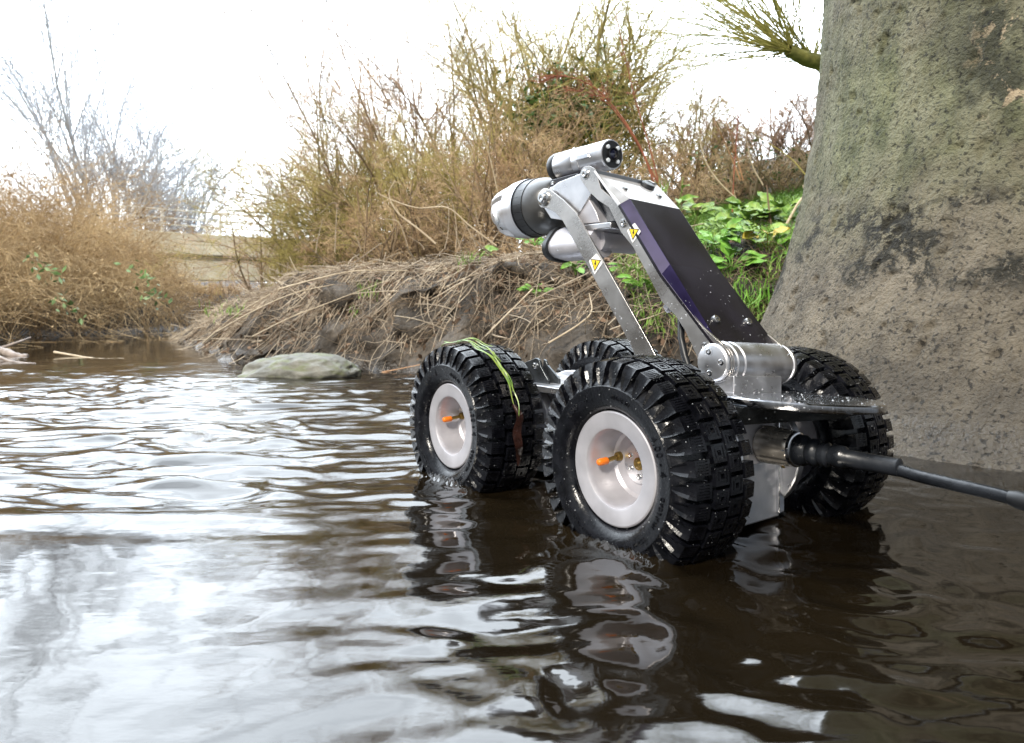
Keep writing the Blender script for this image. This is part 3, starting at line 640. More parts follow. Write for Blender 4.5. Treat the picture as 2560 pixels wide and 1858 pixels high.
def lab_fn(cx, cz, ang, y):
    ca, sa = math.cos(ang), math.sin(ang)
    return lambda u, v, h: TILT(cx+u*ca-v*sa, y+h, cz+u*sa+v*ca)
# local +x is to the left in view: u axis along the bar
label_on(rob, lab_fn(.006, .430, R(8), .0652), .0180)
label_on(rob, lab_fn(-.086, .4800, R(8), .0607), .0160)
# ---- lower lamp pod
PCc = (.098, .028, .4755)
def pod(sc_, x0, x1, ro):
    v = []; n = 40; xs = np.linspace(x0, x1, 8)
    for i, x in enumerate(xs):
        e = min(i, 7-i); rr = (1-.10*(e == 0)*ro)
        for k in range(n):
            a = 2*math.pi*k/n; r = .0345*sc_*rr*(1+.10*math.cos(3*(a-R(100)))); v.append((x, PCc[1]+r*math.cos(a), PCc[2]+r*math.sin(a)))
    f = [(i*n+k, i*n+(k+1) % n, (i+1)*n+(k+1) % n, (i+1)*n+k) for i in range(7) for k in range(n)]+[tuple(range(n-1, -1, -1)), tuple(range(7*n, 8*n))]
    m = M(); return m.add(v, f)
lp = pod(1., .030, .150, 1).build('lamp_pod', ALUW, rob, 40)
pod(1.05, .150, .166, 1).build('lamp_rim', BLKP, lp, 40)
b = M(); b.lathe([(.026, .1665), (.024, .168), (.0002, .169)], (0, PCc[1], PCc[2]), (1, 0, 0), 32); b.build('lens', LEDM, lp)
b = M(); boltat(b, .118, PCc[1]+.0335, PCc[2]-.010, .0042); b.build('bolt', BOLT, lp)
b = M(); b.lathe([(.020, -.07), (.022, -.066), (.022, .03)], (.04, 0, .478), (0, 1, 0), 32); b.build('pod_mount', ALUW, rob)
# ---- front lamp bracket
b = M(); b.prism([(.175, .200), (.175, .222), (.150, .232)] + arc(.150, .232, .014, 100, 170, 4) + [(.100, .210), (.100, .200)], .070, .075); fb = b.build('front_bracket', DRKA, rob, 25, .0008)
b = M(); b.prism([(.300, .196), (.300, .205), (.165, .246)] + arc(.160, .232, .016, 80, 180, 5) + [(.120, .206), (.120, .196)], .080, .086); b.build('front_bracket', DRKA, rob, 25, .0008)
for x, z in ((.160, .232), (.235, .208), (.190, .206)):
    b = M(); boltat(b, x, .086, z, .0065 if x < .17 else .0048, h=.005); b.build('bolt', BOLT, rob)
# ---- socket
b = M(); b.box((-.300, -.030, .108), (-.290, .075, .176)); b.build('socket_plate', ALUW, rob, 30, .0015)
b = M(); boltat(b, -.2965, -.0625, .095, .004, (-1, 0, 0)); b.build('bolt', BRASS, rob)

# ---- cable : thing of its own
RW = Matrix.Rotation(math.atan2(FY, FX), 4, 'Z'); RW.translation = (.2109, 1.3276, 0)
cb = thing('tether_cable', 'thick wet black cable plugged into the back of the robot, running off right', 'cable', (.2109, 1.3276, 0), math.atan2(FY, FX))
b = M(); n = 10; o_ = (-.300, 0, .139)
v = []; n = 80
for t, r in ((0, .025), (.004, .0285), (.010, .0290), (.045, .0275), (.055, .0262), (.058, .0235)):
    for k in range(n):
        fl = .0017*max(0, math.cos(k*2*math.pi*10/n))*(1 if .003 < t < .05 else 0); a = 2*math.pi*k/n
        v.append((o_[0]-t, o_[1]+(r-fl)*math.cos(a), o_[2]+(r-fl)*math.sin(a)))
b.add(v, [(i*n+k, i*n+(k+1) % n, (i+1)*n+(k+1) % n, (i+1)*n+k) for i in range(5) for k in range(n)]+[tuple(range(n)), tuple(range(5*n, 6*n))])
b.build('plug', mat('nickel_plug', (.60, .55, .48), .24, .7, var=.25, vscale=50, rvar=.1), cb, 40)
b = M(); b.lathe([(.0262, .050), (.0262, .060), (.0235, .0615)], o_, (-1, 0, 0), 48); b.build('plug_collar', POL, cb, 30)
b = M(); b.lathe([(.0232, .058), (.0225, .072), (.0175, .079), (.0198, .083), (.0198, .091), (.0150, .096), (.0178, .100), (.0175, .107), (.0130, .111), (.0155, .114), (.0165, .124), (.0160, .131), (.0122, .135), (.0120, .205), (.0095, .206)], o_, (-1, 0, 0), 40); b.build('strain_relief', CABLE, cb, 45)
cp = [(-.49, 0, .138), (-.53, .001, .133), (-.57, .002, .131), (-.62, .002, .1285), (-.68, .0, .121), (-.76, -.005, .098), (-.85, -.012, .058), (-.95, -.02, .0), (-1.05, -.03, -.05)]
def cat(P, n=6):
    P = [Vector(p) for p in P]; P = [P[0]*2-P[1]]+P+[P[-1]*2-P[-2]]; o = []
    for i in range(1, len(P)-2):
        for k in range(n):
            t = k/n; a, b_, c, d = P[i-1:i+3]
            o.append(.5*((2*b_)+(-a+c)*t+(2*a-5*b_+4*c-d)*t*t+(-a+3*b_-3*c+d)*t**3))
    o.append(P[-2]); return o
b = M(); b.tube(cat(cp), .0082, 20); b.build('cord', CABLE, cb, 60)
sl = cat(cp)[19:32]; b = M(); b.tube(sl, [.0082, .0108, .0112]+[.0112]*(len(sl)-5)+[.0108, .0082], 20); b.build('sleeve', BLKP, cb, 60)

# ---- water beads on the robot
def beads(objs, n, rmin, rmax, par, flt=None, name='water_beads'):
    T = []; NN = []; W = []
    dg = None
    for o in objs:
        mw = Matrix.LocRotScale(o.location, o.rotation_euler, None)
        if o.parent and o.parent != rob and o.parent != cb: mw = Matrix.LocRotScale(o.parent.location, o.parent.rotation_euler, None) @ mw
        me = o.data; me.calc_loop_triangles()
        V = np.array([mw @ v.co for v in me.vertices]); tri = np.array([t.vertices for t in me.loop_triangles])
        a, b_, c = V[tri[:, 0]], V[tri[:, 1]], V[tri[:, 2]]; cr = np.cross(b_-a, c-a); ar = np.linalg.norm(cr, axis=1)+1e-12; nn = cr/ar[:, None]
        k = np.ones(len(tri), bool) if flt is None else flt((a+b_+c)/3, nn)
        T.append(np.stack([a, b_, c], 1)[k]); NN.append(nn[k]); W.append(ar[k])
    T = np.concatenate(T); NN = np.concatenate(NN); W = np.concatenate(W)
    ix = rng.choice(len(T), n, p=W/W.sum()); u = rng.random((n, 2)); s = np.sqrt(u[:, 0])
    p = T[ix, 0]*(1-s)[:, None]+T[ix, 1]*(s*(1-u[:, 1]))[:, None]+T[ix, 2]*(s*u[:, 1])[:, None]; nn = NN[ix]
    r = rmin+(rmax-rmin)*rng.random(n)**3
    ref = np.where(np.abs(nn[:, 2:3]) > .9, np.array([1., 0, 0]), np.array([0, 0, 1.])); A_ = np.cross(nn, ref); A_ /= np.linalg.norm(A_, axis=1)[:, None]; B_ = np.cross(nn, A_)
    rows = [(1., -.1), (.92, .3), (.6, .58), (.2, .72)]; V = []
    for (rr, hh_) in rows:
        for k in range(8):
            q = 2*math.pi*k/8; V.append(p+r[:, None]*(rr*(A_*math.cos(q)+B_*math.sin(q))+nn*hh_))
    V = np.stack(V, 1).reshape(-1, 3); F = []
    for i in range(3):
        for k in range(8): F.append((i*8+k, i*8+(k+1) % 8, i*8+8+(k+1) % 8, i*8+8+k))
    F.append((24, 25, 26, 27)); F.append((24, 27, 28, 31)); F.append((28, 29, 30, 31))
    F = (np.array(F)[None]+np.arange(n)[:, None, None]*32).reshape(-1, 4)
    return tag(link(name, npmesh(name, V, F, True), WDROP, par), kind='stuff')
kids = lambda nme: [o for o in rob.children if o.name.split('.')[0] == nme]
outer = lambda c, n: (n[:, 1] > .2) | (n[:, 0] < -.2) | (n[:, 2] > .3)
beads([cov]+kids('pivot_housing')+kids('pivot_block')+kids('deck_skirt')+kids('turntable'), 330, .0005, .0018, rob, lambda c, n: outer(c, n) & ((c[:, 2] < .40) | (c[:, 0]*0+np.sin(c[:, 2]*900) > .93)))
beads(kids('arm_plate')[:1]+kids('linkage_bar')[:1], 90, .0006, .0022, rob, lambda c, n: (n[:, 1] > .8) & (c[:, 2] < .44+.0*c[:, 0]))
for wl in kids('wheel'):
    ty_ = [o for o in wl.children if o.name.startswith('tyre')]
    sg = 1 if wl.location.y > 0 else -1
    beads(ty_, 1300, .0004, .0012, rob, lambda c, n: (n[:, 0] < .5))

# strand of water weed over the front wheel
def weed():
    root = thing('water_weed', 'wet green grass blades draped over the front left tyre', 'water weed', (.2109, 1.3276, 0), math.atan2(FY, FX))
    G = mat('wet_grass_blade', (.09, .20, .02), .35, col2=(.28, .36, .07), vscale=25); D = mat('dark_wet_weed', (.035, .015, .012), .2, var=.4, vscale=60, coat=.5)
    for (t0, t1, y0, y1, wd, mt_, r) in ((60, 140, -.030, -.042, .004, G, .158), (75, 128, -.012, -.055, .0035, G, .160), (100, 160, -.030, -.048, .005, G, .158), (85, 152, -.05, -.044, .003, G, .161), (55, 112, -.02, -.062, .003, G, .162), (160, 200, -.045, -.050, .020, D, .158), (118, 172, -.046, -.050, .003, G, .1595)):
        v = []; K = 26
        r += .0045
        for k in range(K):
            t = k/(K-1); a = R(t0+(t1-t0)*t); y = y0+(y1-y0)*t+.004*math.sin(9*t+t0); rr = r+.003*math.sin(14*t+t1); wv_ = wd*math.sin(math.pi*min(1, t*.93+.05))**.6*.95
            for s in (-.5, 0, .5): v.append((.225+(rr+(.0012 if s == 0 else 0))*math.cos(a), .2475+y+s*wv_, .119+(rr+(.0012 if s == 0 else 0))*math.sin(a)))
        m = M(); m.add(v, [(k*3+j, k*3+j+1, k*3+3+j+1, k*3+3+j) for k in range(K-1) for j in range(2)]); m.build('blade' if mt_ is G else 'sodden_leaf', mt_, root, 80)
weed()

# ================================================================== VEGETATION helpers
def W3(px, py, Y):   # photograph pixel (2268 wide view) at distance Y -> world
    return (px*1.12875-1280)/1750*Y, Y, CAMZ-(py*1.12875-768)/1750*Y
def hit(px, py, y0=2.7, y1=9., dflt=None):   # where the sight line through this place first meets the ground
    Ys = np.arange(y0, y1, .02); X = (px*1.12875-1280)/1750*Ys; Zs = CAMZ-(py*1.12875-768)/1750*Ys; g = ground_z(X, Ys); k = np.nonzero(Zs <= g+.005)[0]
    if len(k) == 0: return W3(px, py, dflt or y1)
    return float(X[k[0]]), float(Ys[k[0]]), float(g[k[0]])
def unit(v): return v/(np.linalg.norm(v, axis=-1, keepdims=True)+1e-9)
def grow(S, D, Ln, r0, k=7, wob=.25, grav=0., rg=rng, tip=.25):
    m = len(S); D = unit(np.asarray(D, float)); P = [np.asarray(S, float)]; w_ = np.zeros((m, 3)); Ln = np.broadcast_to(Ln, (m,)); r0 = np.broadcast_to(r0, (m,))
    for i in range(k-1):
        w_ = w_*.6+rg.normal(size=(m, 3))*wob; D = unit(D+w_/(k-1)*2+np.array([0, 0, grav])/(k-1)); P.append(P[-1]+D*(Ln/(k-1))[:, None])
    P = np.stack(P, 1); t = np.linspace(0, 1, k); Rr = r0[:, None]*(1-(1-tip)*t)[None]
    return P, Rr
def spawn(P, Rr, n, t0, t1, ang, lf, rf, k=6, wob=.3, grav=0., rg=rng, up=0.):
    m, kk, _ = P.shape; ix = rg.integers(0, m, n); t = t0+(t1-t0)*rg.random(n); f = t*(kk-1); i = np.minimum(f.astype(int), kk-2); u = (f-i)[:, None]
    S = P[ix, i]*(1-u)+P[ix, i+1]*u; T = unit(P[ix, i+1]-P[ix, i]); ln = np.linalg.norm(np.diff(P, axis=1), axis=2).sum(1)[ix]
    q = rg.normal(size=(n, 3)); q = unit(q-(q*T).sum(1, keepdims=True)*T); a = R(ang)*(.6+.8*rg.random(n))[:, None]
    D = T*np.cos(a)+q*np.sin(a)+np.array([0, 0, up]); L_ = ln*lf*(1-.55*t)*(.6+.8*rg.random(n)); r = (Rr[ix, i]*(1-u[:, 0])+Rr[ix, i+1]*u[:, 0])*rf
    return grow(S, D, L_, r, k, wob, grav, rg)
def flakes(pts, s0, s1, rg=rng, flat=0.):
    n = len(pts); a = unit(rg.normal(size=(n, 3))); b_ = unit(np.cross(a, rg.normal(size=(n, 3)))); s = (s0+(s1-s0)*rg.random(n))[:, None]
    V = np.stack([pts-a*s, pts+b_*s*.45, pts+a*s, pts-b_*s*.45], 1).reshape(-1, 3); return V, np.arange(4*n).reshape(-1, 4)
def along(P, n, rg=rng, jit=.0, t0=0.):
    m, k, _ = P.shape; ix = rg.integers(0, m, n); f = (t0+(1-t0)*rg.random(n))*(k-1); i = np.minimum(f.astype(int), k-2); u = (f-i)[:, None]
    return P[ix, i]*(1-u)+P[ix, i+1]*u+rg.normal(size=(n, 3))*jit
def bark(name, a, b_, vs=3., rough=.85): return mat(name, a, rough, 0, .2, col2=b_, vscale=vs, detail=3)
OLV = bark('olive_bark', (.14, .12, .05), (.30, .26, .11)); OLT = bark('olive_twig', (.34, .29, .085), (.62, .53, .22), 1.5)
BRN = bark('brown_bark', (.17, .125, .085), (.34, .26, .17)); BRT = bark('brown_twig', (.42, .28, .16), (.70, .53, .33), 1.5)
PNK = bark('pinkish_twig', (.44, .30, .22), (.70, .52, .38), 1.5)
PALE = bark('glare_bleached_bark', (.40, .42, .45), (.56, .58, .61)); PALT = bark('glare_bleached_twig', (.46, .48, .52), (.64, .66, .70))  # far bark and twigs paled in colour to stand in for glare
IVY = mat('ivy_leaf', (.025, .07, .015), .4, col2=(.08, .15, .03), vscale=9)
DED = mat('dead_leaf', (.16, .09, .045), .8, col2=(.34, .21, .11), vscale=9)
STR = mat('dry_straw', (.22, .175, .125), .7, col2=(.60, .50, .37), vscale=4)
def bush(name, label, cat_, x, y, h, spread, nst, nb, nt_, mats, lean=(0, 0), r0=.014, seed=0, group='bare shrubs and trees on the far bank', leaf=None, tr=.0018, ang=28, fan=.55, z=None, wob=.35, grav=0., lf2=.42):
    nt_ = int(nt_*(.95 if seed < 40 else 1.5)); rg = np.random.default_rng(seed+100); z0 = float(ground_z(x, y))-.05 if z is None else z
    root = thing(name, label, cat_, (x, y, z0), 0, group)
    S = np.zeros((nst, 3)); S[:, :2] = rg.normal(size=(nst, 2))*spread*.16
    D = np.stack([rg.normal(size=nst)*fan*.55+lean[0], rg.normal(size=nst)*fan*.45+lean[1], np.ones(nst)], 1)
    P0, R0 = grow(S, D, h*(.65+.45*rg.random(nst)), r0*(.6+.6*rg.random(nst)), 9, wob, grav, rg, .2)
    P1, R1 = spawn(P0, R0, nb, .12, .95, ang+8, .50, .55, 7, wob*1.1, grav, rg, .12)
    P2, R2 = spawn(P1, R1, nt_, .15, 1., ang+10, .55, .55, 6, .45, grav, rg, .05)
    P3, R3 = spawn(P2, R2, int(nt_*1.3), .1, 1., ang+12, .55, .6, 4, .5, grav, rg)
    R1 = np.maximum(R1, tr*1.1); R2 = np.maximum(R2, tr*.8); R3 = np.maximum(R3, tr*.55)
    link('stem', npmesh('stem', *joinvf([tubes(P0, R0, 5), tubes(P1, R1, 4)])), mats[0], root)
    link('twigs', npmesh('twigs', *joinvf([tubes(P2, R2, 3), tubes(P3, R3, 3)])), mats[1], root)['kind'] = 'stuff'
    if leaf:
        n, s0, s1, m_, t0 = leaf; tag(link('leaves', npmesh('leaves', *flakes(along(P2, n, rg, .03, t0), s0, s1, rg)), m_, root), kind='stuff')
    return root
def px_bush(px, Y): return (px*1.12875-1280)/1750*Y
# thicket, left to right as seen
TOPS = [400, 320, 265, 35, 70, 300, -70, 0, 140, 225, 195, 320, 310, 400, 260, 500, 615, 492]
specs = [
 ('bush', 'low reddish shrub with dead leaves at the left end of the thicket', 610, 9.2, 1.35, 1.0, 16, 120, 1500, (BRN, PNK), dict(leaf=(700, .012, .025, DED, .2), lean=(-.15, 0))),
 ('bush', 'olive green twiggy shrub sloping down towards the concrete bridge', 775, 8.8, 1.9, 1.5, 34, 300, 4000, (OLV, OLT), dict(lean=(-.12, 0))),
 ('bush', 'wide olive shrub in front of the taller brown one, left in the thicket', 800, 8.0, 2.05, 1.8, 40, 330, 4600, (OLV, OLT), dict(lean=(-.1, 0))),
 ('bush', 'brown shrub whose spiky sprays rise highest in the left half of the thicket', 880, 8.6, 3.0, 1.7, 30, 320, 4200, (BRN, PNK), dict(lean=(-.12, 0), r0=.016)),
 ('bush', 'tall brown shrub directly behind the camera head of the robot', 1010, 8.4, 2.7, 1.6, 34, 330, 4200, (BRN, BRT), dict(r0=.016)),
 ('bush', 'dense olive shrub behind the dry grass, left of the camera head', 950, 7.0, 1.7, 1.5, 36, 330, 4600, (OLV, OLT), dict()),
 ('tree', 'tallest bare tree of the thicket, its olive limbs reaching the top of the picture', 1165, 7.6, 3.9, 1.6, 12, 260, 3600, (OLV, OLT), dict(r0=.030, fan=.42)),
 ('tree', 'ivy clad bare tree right of the tallest one, behind the rear facing camera', 1290, 7.3, 3.6, 1.3, 10, 230, 3000, (OLV, OLT), dict(r0=.028, fan=.40)),
 ('bush', 'olive shrub with thin arching branches right of the ivy', 1420, 7.2, 2.3, 1.5, 22, 220, 2800, (OLV, OLT), dict(lean=(.15, 0))),
 ('bush', 'thin pinkish shrub with open twigs on the slope behind the red dock stems', 1560, 7.4, 1.7, 1.8, 34, 260, 3400, (BRN, PNK), dict()),
 ('bush', 'pinkish brown shrub on the slope close to the left edge of the pier', 1740, 7.0, 1.55, 1.7, 38, 260, 3600, (BRN, PNK), dict()),
 ('bush', 'tan bramble mound low on the slope behind the robot arm', 1500, 5.9, .75, 1.5, 46, 300, 3200, (BRN, BRT), dict(fan=1.1, grav=-.5, leaf=(500, .01, .02, DED, .2))),
 ('bush', 'tan bramble mound with small green leaves between the orange stems and the pier', 1690, 5.7, .75, 1.5, 46, 300, 3200, (BRN, BRT), dict(fan=1.1, grav=-.5, leaf=(900, .012, .024, IVY, .2))),
 ('bush', 'brown bramble behind the straw covered bank top, left of the camera head', 870, 6.3, .8, 1.4, 40, 260, 2800, (BRN, BRT), dict(fan=1.0, grav=-.3)),
 ('bush', 'tan dry undergrowth clump right behind the camera head', 1130, 6.0, 1.05, 1.5, 46, 300, 3200, (BRN, BRT), dict(fan=.7, grav=-.2)),
 ('bush', 'low olive brown shrub at the foot of the bridge end', 735, 7.9, .95, 1.2, 30, 240, 2800, (OLV, OLT), dict(lean=(-.15, 0), fan=.9)),
 ('bush', 'low brown brush growing under the concrete beam of the bridge', 490, 11.8, .6, 2.4, 60, 300, 3200, (BRN, BRT), dict(fan=1.0, grav=-.3)),
 ('bush', 'low tangled bramble on the bank top just below the camera head', 1165, 5.1, .5, 1.1, 40, 240, 2400, (BRN, BRT), dict(fan=1.2, grav=-.5)),
]
for i, (nm, lb, px, Y, h, sp, a, b_, c, mm, kw) in enumerate(specs):
    x_ = px_bush(px, Y); h = (W3(px, TOPS[i], Y)[2]-float(ground_z(x_, Y)))/.90
    bush(nm, lb, nm, px_bush(px, Y), Y, h, sp, a, b_, c, mm, seed=i, **kw)
# ivy on the trunk
rg = np.random.default_rng(5); x0 = px_bush(1265, 7.15); n = 5200
u = rg.normal(size=(n, 3))*np.array([.24, .18, .20]); bl = fbm(u[:, 0]*5, u[:, 1]*5, u[:, 2]*5, 7, 2) > -.12; u = u[bl]
pts = u+np.array([x0, 6.9, 2.25]); tag(link('ivy', npmesh('ivy', *flakes(pts, .022, .048, rg)), IVY), 'dark green ivy clump in the bare trees above the rear facing camera', 'ivy')

# far trees on the left, glare put into their pale colour, beyond the river bend
def faint(label, px, Y, h, nst, nb, nt_, seed, fan):
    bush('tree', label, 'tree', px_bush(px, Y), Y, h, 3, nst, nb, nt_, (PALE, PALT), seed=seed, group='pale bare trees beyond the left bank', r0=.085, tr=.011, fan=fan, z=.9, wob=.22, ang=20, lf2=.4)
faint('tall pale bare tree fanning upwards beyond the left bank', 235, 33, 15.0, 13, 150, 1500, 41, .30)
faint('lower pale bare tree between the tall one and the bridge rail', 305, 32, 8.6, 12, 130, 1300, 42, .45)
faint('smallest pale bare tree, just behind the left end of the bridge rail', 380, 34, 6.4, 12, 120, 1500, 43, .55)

# willow behind the pier
def willow():
    rg = np.random.default_rng(77); root = thing('tree', 'mossy willow limb with a spray of green twigs reaching past the pier top', 'tree', (2.75, 4.6, .9))
    base = np.array([2.75, 4.6, .9]); tipw = np.array(W3(1745, 112, 4.2)); mid = np.array(W3(1822, 140, 4.3))
    trunk = np.array([[0, 0, 0], [-.05, 0, .3], [-.12, -.03, .6], list(mid+np.array([.35, .1, -.28])-base), list(mid-base), list((mid+tipw)/2+np.array([0, 0, -.012])-base), list(tipw-base)])[None]
    Rt = np.array([[.17, .15, .13, .085, .052, .046, .034]])
    link('trunk', npmesh('trunk', *tubes(trunk, Rt, 10), True), mat('mossy_bark', (.10, .11, .025), .85, col2=(.28, .27, .07), vscale=14, bump=.6, bscale=50), root)
    n = 100; t = rg.random(n)**.7; S = (mid-base)*(1-t)[:, None]+(tipw-base)*t[:, None]; D = np.stack([-.95+.8*rg.normal(size=n), .4*rg.normal(size=n), .75+.4*rg.normal(size=n)], 1)
    P, Q = grow(S, D, .6+1.3*rg.random(n), .0042, 10, .35, .22, rg, .25); P2, Q2 = spawn(P, Q, 620, .1, .95, 26, .5, .5, 6, .3, .1, rg); Q2 = np.maximum(Q2, .0012)
    P4, Q4 = grow(np.repeat((tipw-base)[None], 7, 0), np.stack([-1+.2*rg.normal(size=7), .2*rg.normal(size=7), -.05+.35*rg.normal(size=7)], 1), .7+.6*rg.random(7), .004, 12, .2, .15, rg, .25)
    tag(link('shoots', npmesh('shoots', *joinvf([tubes(P, Q, 4), tubes(P2, Q2, 3), tubes(P4, Q4, 3)])), bark('willow_shoot', (.22, .22, .05), (.46, .42, .14), 5), root), kind='stuff')
willow()

# ---- concrete bridge on the left, far
def far_bridge():
    BC = mat('pale_concrete', (.58, .54, .41), .85, 0, .3, col2=(.76, .72, .58), vscale=1.6, bump=.2, bscale=9)
    A_ = Vector((-12.5, 20.4)); B_ = Vector((-3.5, 27.6)); u = (B_-A_).normalized(); nn = Vector((-u.y, u.x)); Ln = (B_-A_).length
    root = thing('road_bridge', 'pale concrete bridge with a tubular handrail crossing the river in the distance', 'bridge', (A_.x, A_.y, 0), math.atan2(u.y, u.x))
    m = M(); m.box((0, 0, 2.02), (Ln, 5, 2.70)); m.build('parapet_beam', BC, root, 0, .03)
    m = M(); m.box((0, .35, 1.85), (Ln, 4.6, 2.02)); m.build('soffit', BC, root, 0, .02)
    m = M(); m.box((0, .12, 1.22), (Ln, .9, 1.86)); m.build('main_girder', BC, root, 0, .03)
    m = M(); m.box((-3, .1, -.4), (.5, 4.8, 1.9)); m.build('abutment', BC, root, 0, .03)
    m = M(); m.box((Ln-1.2, .1, -.4), (Ln+3, 4.8, 1.9)); m.build('abutment', BC, root, 0, .03)
    m = M()
    rl = link('railing', None, None, root); 
    C.objects.unlink(rl); bpy.data.objects.remove(rl)
    WP = mat('white_rail_paint', (.7, .7, .66), .5)
    m = M()
    for z in (2.95, 3.15, 3.42): m.tube([(0, .2, z), (Ln, .2, z)], .022, 6)
    rl = m.build('railing', WP, root, 40)
    for x in np.arange(.4, Ln, 1.75): m = M(); m.box((x-.035, .17, 2.70), (x+.035, .23, 3.44)); m.build('rail_post', WP, rl, 0)
far_bridge()

# ================================================================== GROUND COVER
def on_ground(n, cond, box, rg=rng):
    out = []
    while sum(map(len, out)) < n:
        X = rg.uniform(box[0], box[1], n*2); Y = rg.uniform(box[2], box[3], n*2); z, a, b_ = ground_z(X, Y, True); k = cond(X, Y, a, b_, rg.random(n*2)); out.append(np.stack([X, Y, z], 1)[k])
    return np.concatenate(out)[:n]
# dead straw lying over and hanging down the right bank
rg = np.random.default_rng(21)
S = on_ground(3300, lambda X, Y, a, b_, r: (a > .12) & (a < 2.4) & (X < .75) & (r < np.interp(a, [.1, .35, .7, 1.2, 2.4], [.25, 1, .8, .45, .25])), (-4.2, 1.4, 3.2, 9))
n = len(S); S[:, 2] += .01+.05*rg.random(n)
dr = np.stack([-.85+.45*rg.normal(size=n), -.35+.5*rg.normal(size=n), .02+.16*rg.normal(size=n)], 1); kr = rg.random(n) < .5; dr[kr] = rg.normal(size=(kr.sum(), 3))*np.array([1, .8, .35])
P, Q = grow(S, dr, .14+.55*rg.random(n)**1.6, .0014+.0026*rg.random(n)**2, 9, .45, -.5, rg, .5)
zg = ground_z(P[..., 0], P[..., 1]); P[..., 2] = np.where(P[..., 2] < zg+.004, zg+.004+.02*rg.random((n, 1)), P[..., 2]); P[..., 2] = np.minimum(P[..., 2], zg+.03+.07*rg.random((n, 1))**2)
P[..., 2] = np.maximum(P[..., 2], .004)
S2 = on_ground(900, lambda X, Y, a, b_, r: (a > .05) & (a < 1.3) & (X < .9), (-4.0, 1., 3.1, 8.5), rg); n2 = len(S2); S2[:, 2] += .015+.035*rg.random(n2)
P2, Q2 = grow(S2, rg.normal(size=(n2, 3))*np.array([1, .8, .42])+np.array([-.3, -.2, 0]), .06+.30*rg.random(n2)**1.5, .0022+.0035*rg.random(n2)**2, 9, .12, -.12, rg, .75); P2[..., 2] = np.maximum(P2[..., 2], .006)
tag(link('dead_straw', npmesh('dead_straw', *joinvf([tubes(P, Q, 4), tubes(P2, Q2, 5)])), STR), 'dry straw and dead stalks matted over the muddy bank behind the robot', 'straw', kind='stuff')
# roots and fibres hanging on the earth face
S = on_ground(2600, lambda X, Y, a, b_, r: (a > .08) & (a < .55) & (X < 1.4), (-3.0, 1.5, 2.9, 6.6), rg)
n = len(S); P, Q = grow(S+np.array([0, -.03, .03]), np.stack([.8*rg.normal(size=n), -.7+.3*rg.normal(size=n), -.2+.4*rg.normal(size=n)], 1), .10+.34*rg.random(n)**2, .0007+.0013*rg.random(n)**2, 10, .9, -.6, rg, .4)
zg = ground_z(P[..., 0], P[..., 1]); P[..., 2] = np.maximum(P[..., 2], np.maximum(zg+.0, .003))
tag(link('roots', npmesh('roots', *tubes(P, Q, 3)), mat('root_fibre', (.14, .09, .055), .8, col2=(.34, .25, .16), vscale=7)), 'tangle of thin roots hanging over the dark earth face of the bank', 'roots', kind='stuff')
# leaf litter and clods
S = on_ground(9000, lambda X, Y, a, b_, r: (a > .0) & (a < 1.8) & (X < 2), (-3.6, 2, 2.9, 8), rg); S[:, 2] += .012
tag(link('leaf_litter', npmesh('leaf_litter', *flakes(S+rg.normal(size=S.shape)*.01, .010, .030, rg)), mat('litter', (.09, .055, .035), .8, col2=(.27, .18, .12), vscale=11)), 'brown dead leaves scattered over the muddy bank', 'leaf litter', kind='stuff')

def blades(S, h0, h1, wd, rg, lean=.35, k=6):
    n = len(S); H = h0+(h1-h0)*rg.random(n); az = rg.random(n)*2*np.pi; d = np.stack([np.cos(az), np.sin(az)], 1)*(lean*(.3+rg.random(n)))[:, None]
    t = np.linspace(0, 1, k); P = np.zeros((n, k, 3)); P[..., :2] = S[:, None, :2]+d[:, None]*H[:, None, None]*(t**2)[None, :, None]*1.3; P[..., 2] = S[:, None, 2]+H[:, None]*(t-.35*t**2*lean*2)[None]
    sd_ = np.stack([-np.sin(az+.8), np.cos(az+.8), 0*az], 1)[:, None]*(wd*(1-t**2*.95))[None, :, None]
    V = np.stack([P-sd_, P+sd_], 2).reshape(-1, 3); b0 = np.arange(n)[:, None]*k*2+np.arange(k-1)[None]*2
    return V, np.stack([b0, b0+1, b0+3, b0+2], -1).reshape(-1, 4)
GRS = mat('fresh_grass', (.12, .26, .04), .5, 0, .3, col2=(.32, .48, .11), vscale=12)
S = on_ground(13000, lambda X, Y, a, b_, r: (a > .12) & (a < 3.0) & (fbm(X*2, Y*2, 0, 201, 2) > -.3), (.55, 2.6, 2.9, 5.8), rg)
tag(link('grass', npmesh('grass', *blades(S, .06, .20, .0032, rg, .7)), GRS), 'bright green grass on the bank top beside the pier', 'grass', kind='stuff')

# dry bracken mass on the left bank
rg = np.random.default_rng(33)
S = on_ground(6200, lambda X, Y, a, b_, r: (b_ > .02) & (b_ < 4.5) & (X/Y < -.41) & (r < np.interp(b_, [0, .4, 4.5], [1, 1, .5])), (-11.5, -4.1, 5.0, 12.5), rg); n = len(S)
up_ = (1280+1750*S[:, 0]/S[:, 1])/1.12875; tp = np.interp(up_, [-100, 0, 60, 130, 240, 330, 400, 450, 470], [270, 250, 235, 285, 365, 495, 600, 655, 690])
hgt = np.clip(CAMZ-(tp*1.12875-768)/1750*S[:, 1]-S[:, 2], .22, 2.9)*(.35+.80*rg.random(n))
P0, Q0 = grow(S, np.stack([.25+.5*rg.normal(size=n), -.35+.5*rg.normal(size=n), 1+.2*rg.normal(size=n)], 1), hgt, .0035, 9, .35, -.9, rg, .3)
P1, Q1 = spawn(P0, Q0, 22000, .15, 1, 48, .40, .6, 6, .6, -.6, rg); Q1 = np.maximum(Q1, .0016)
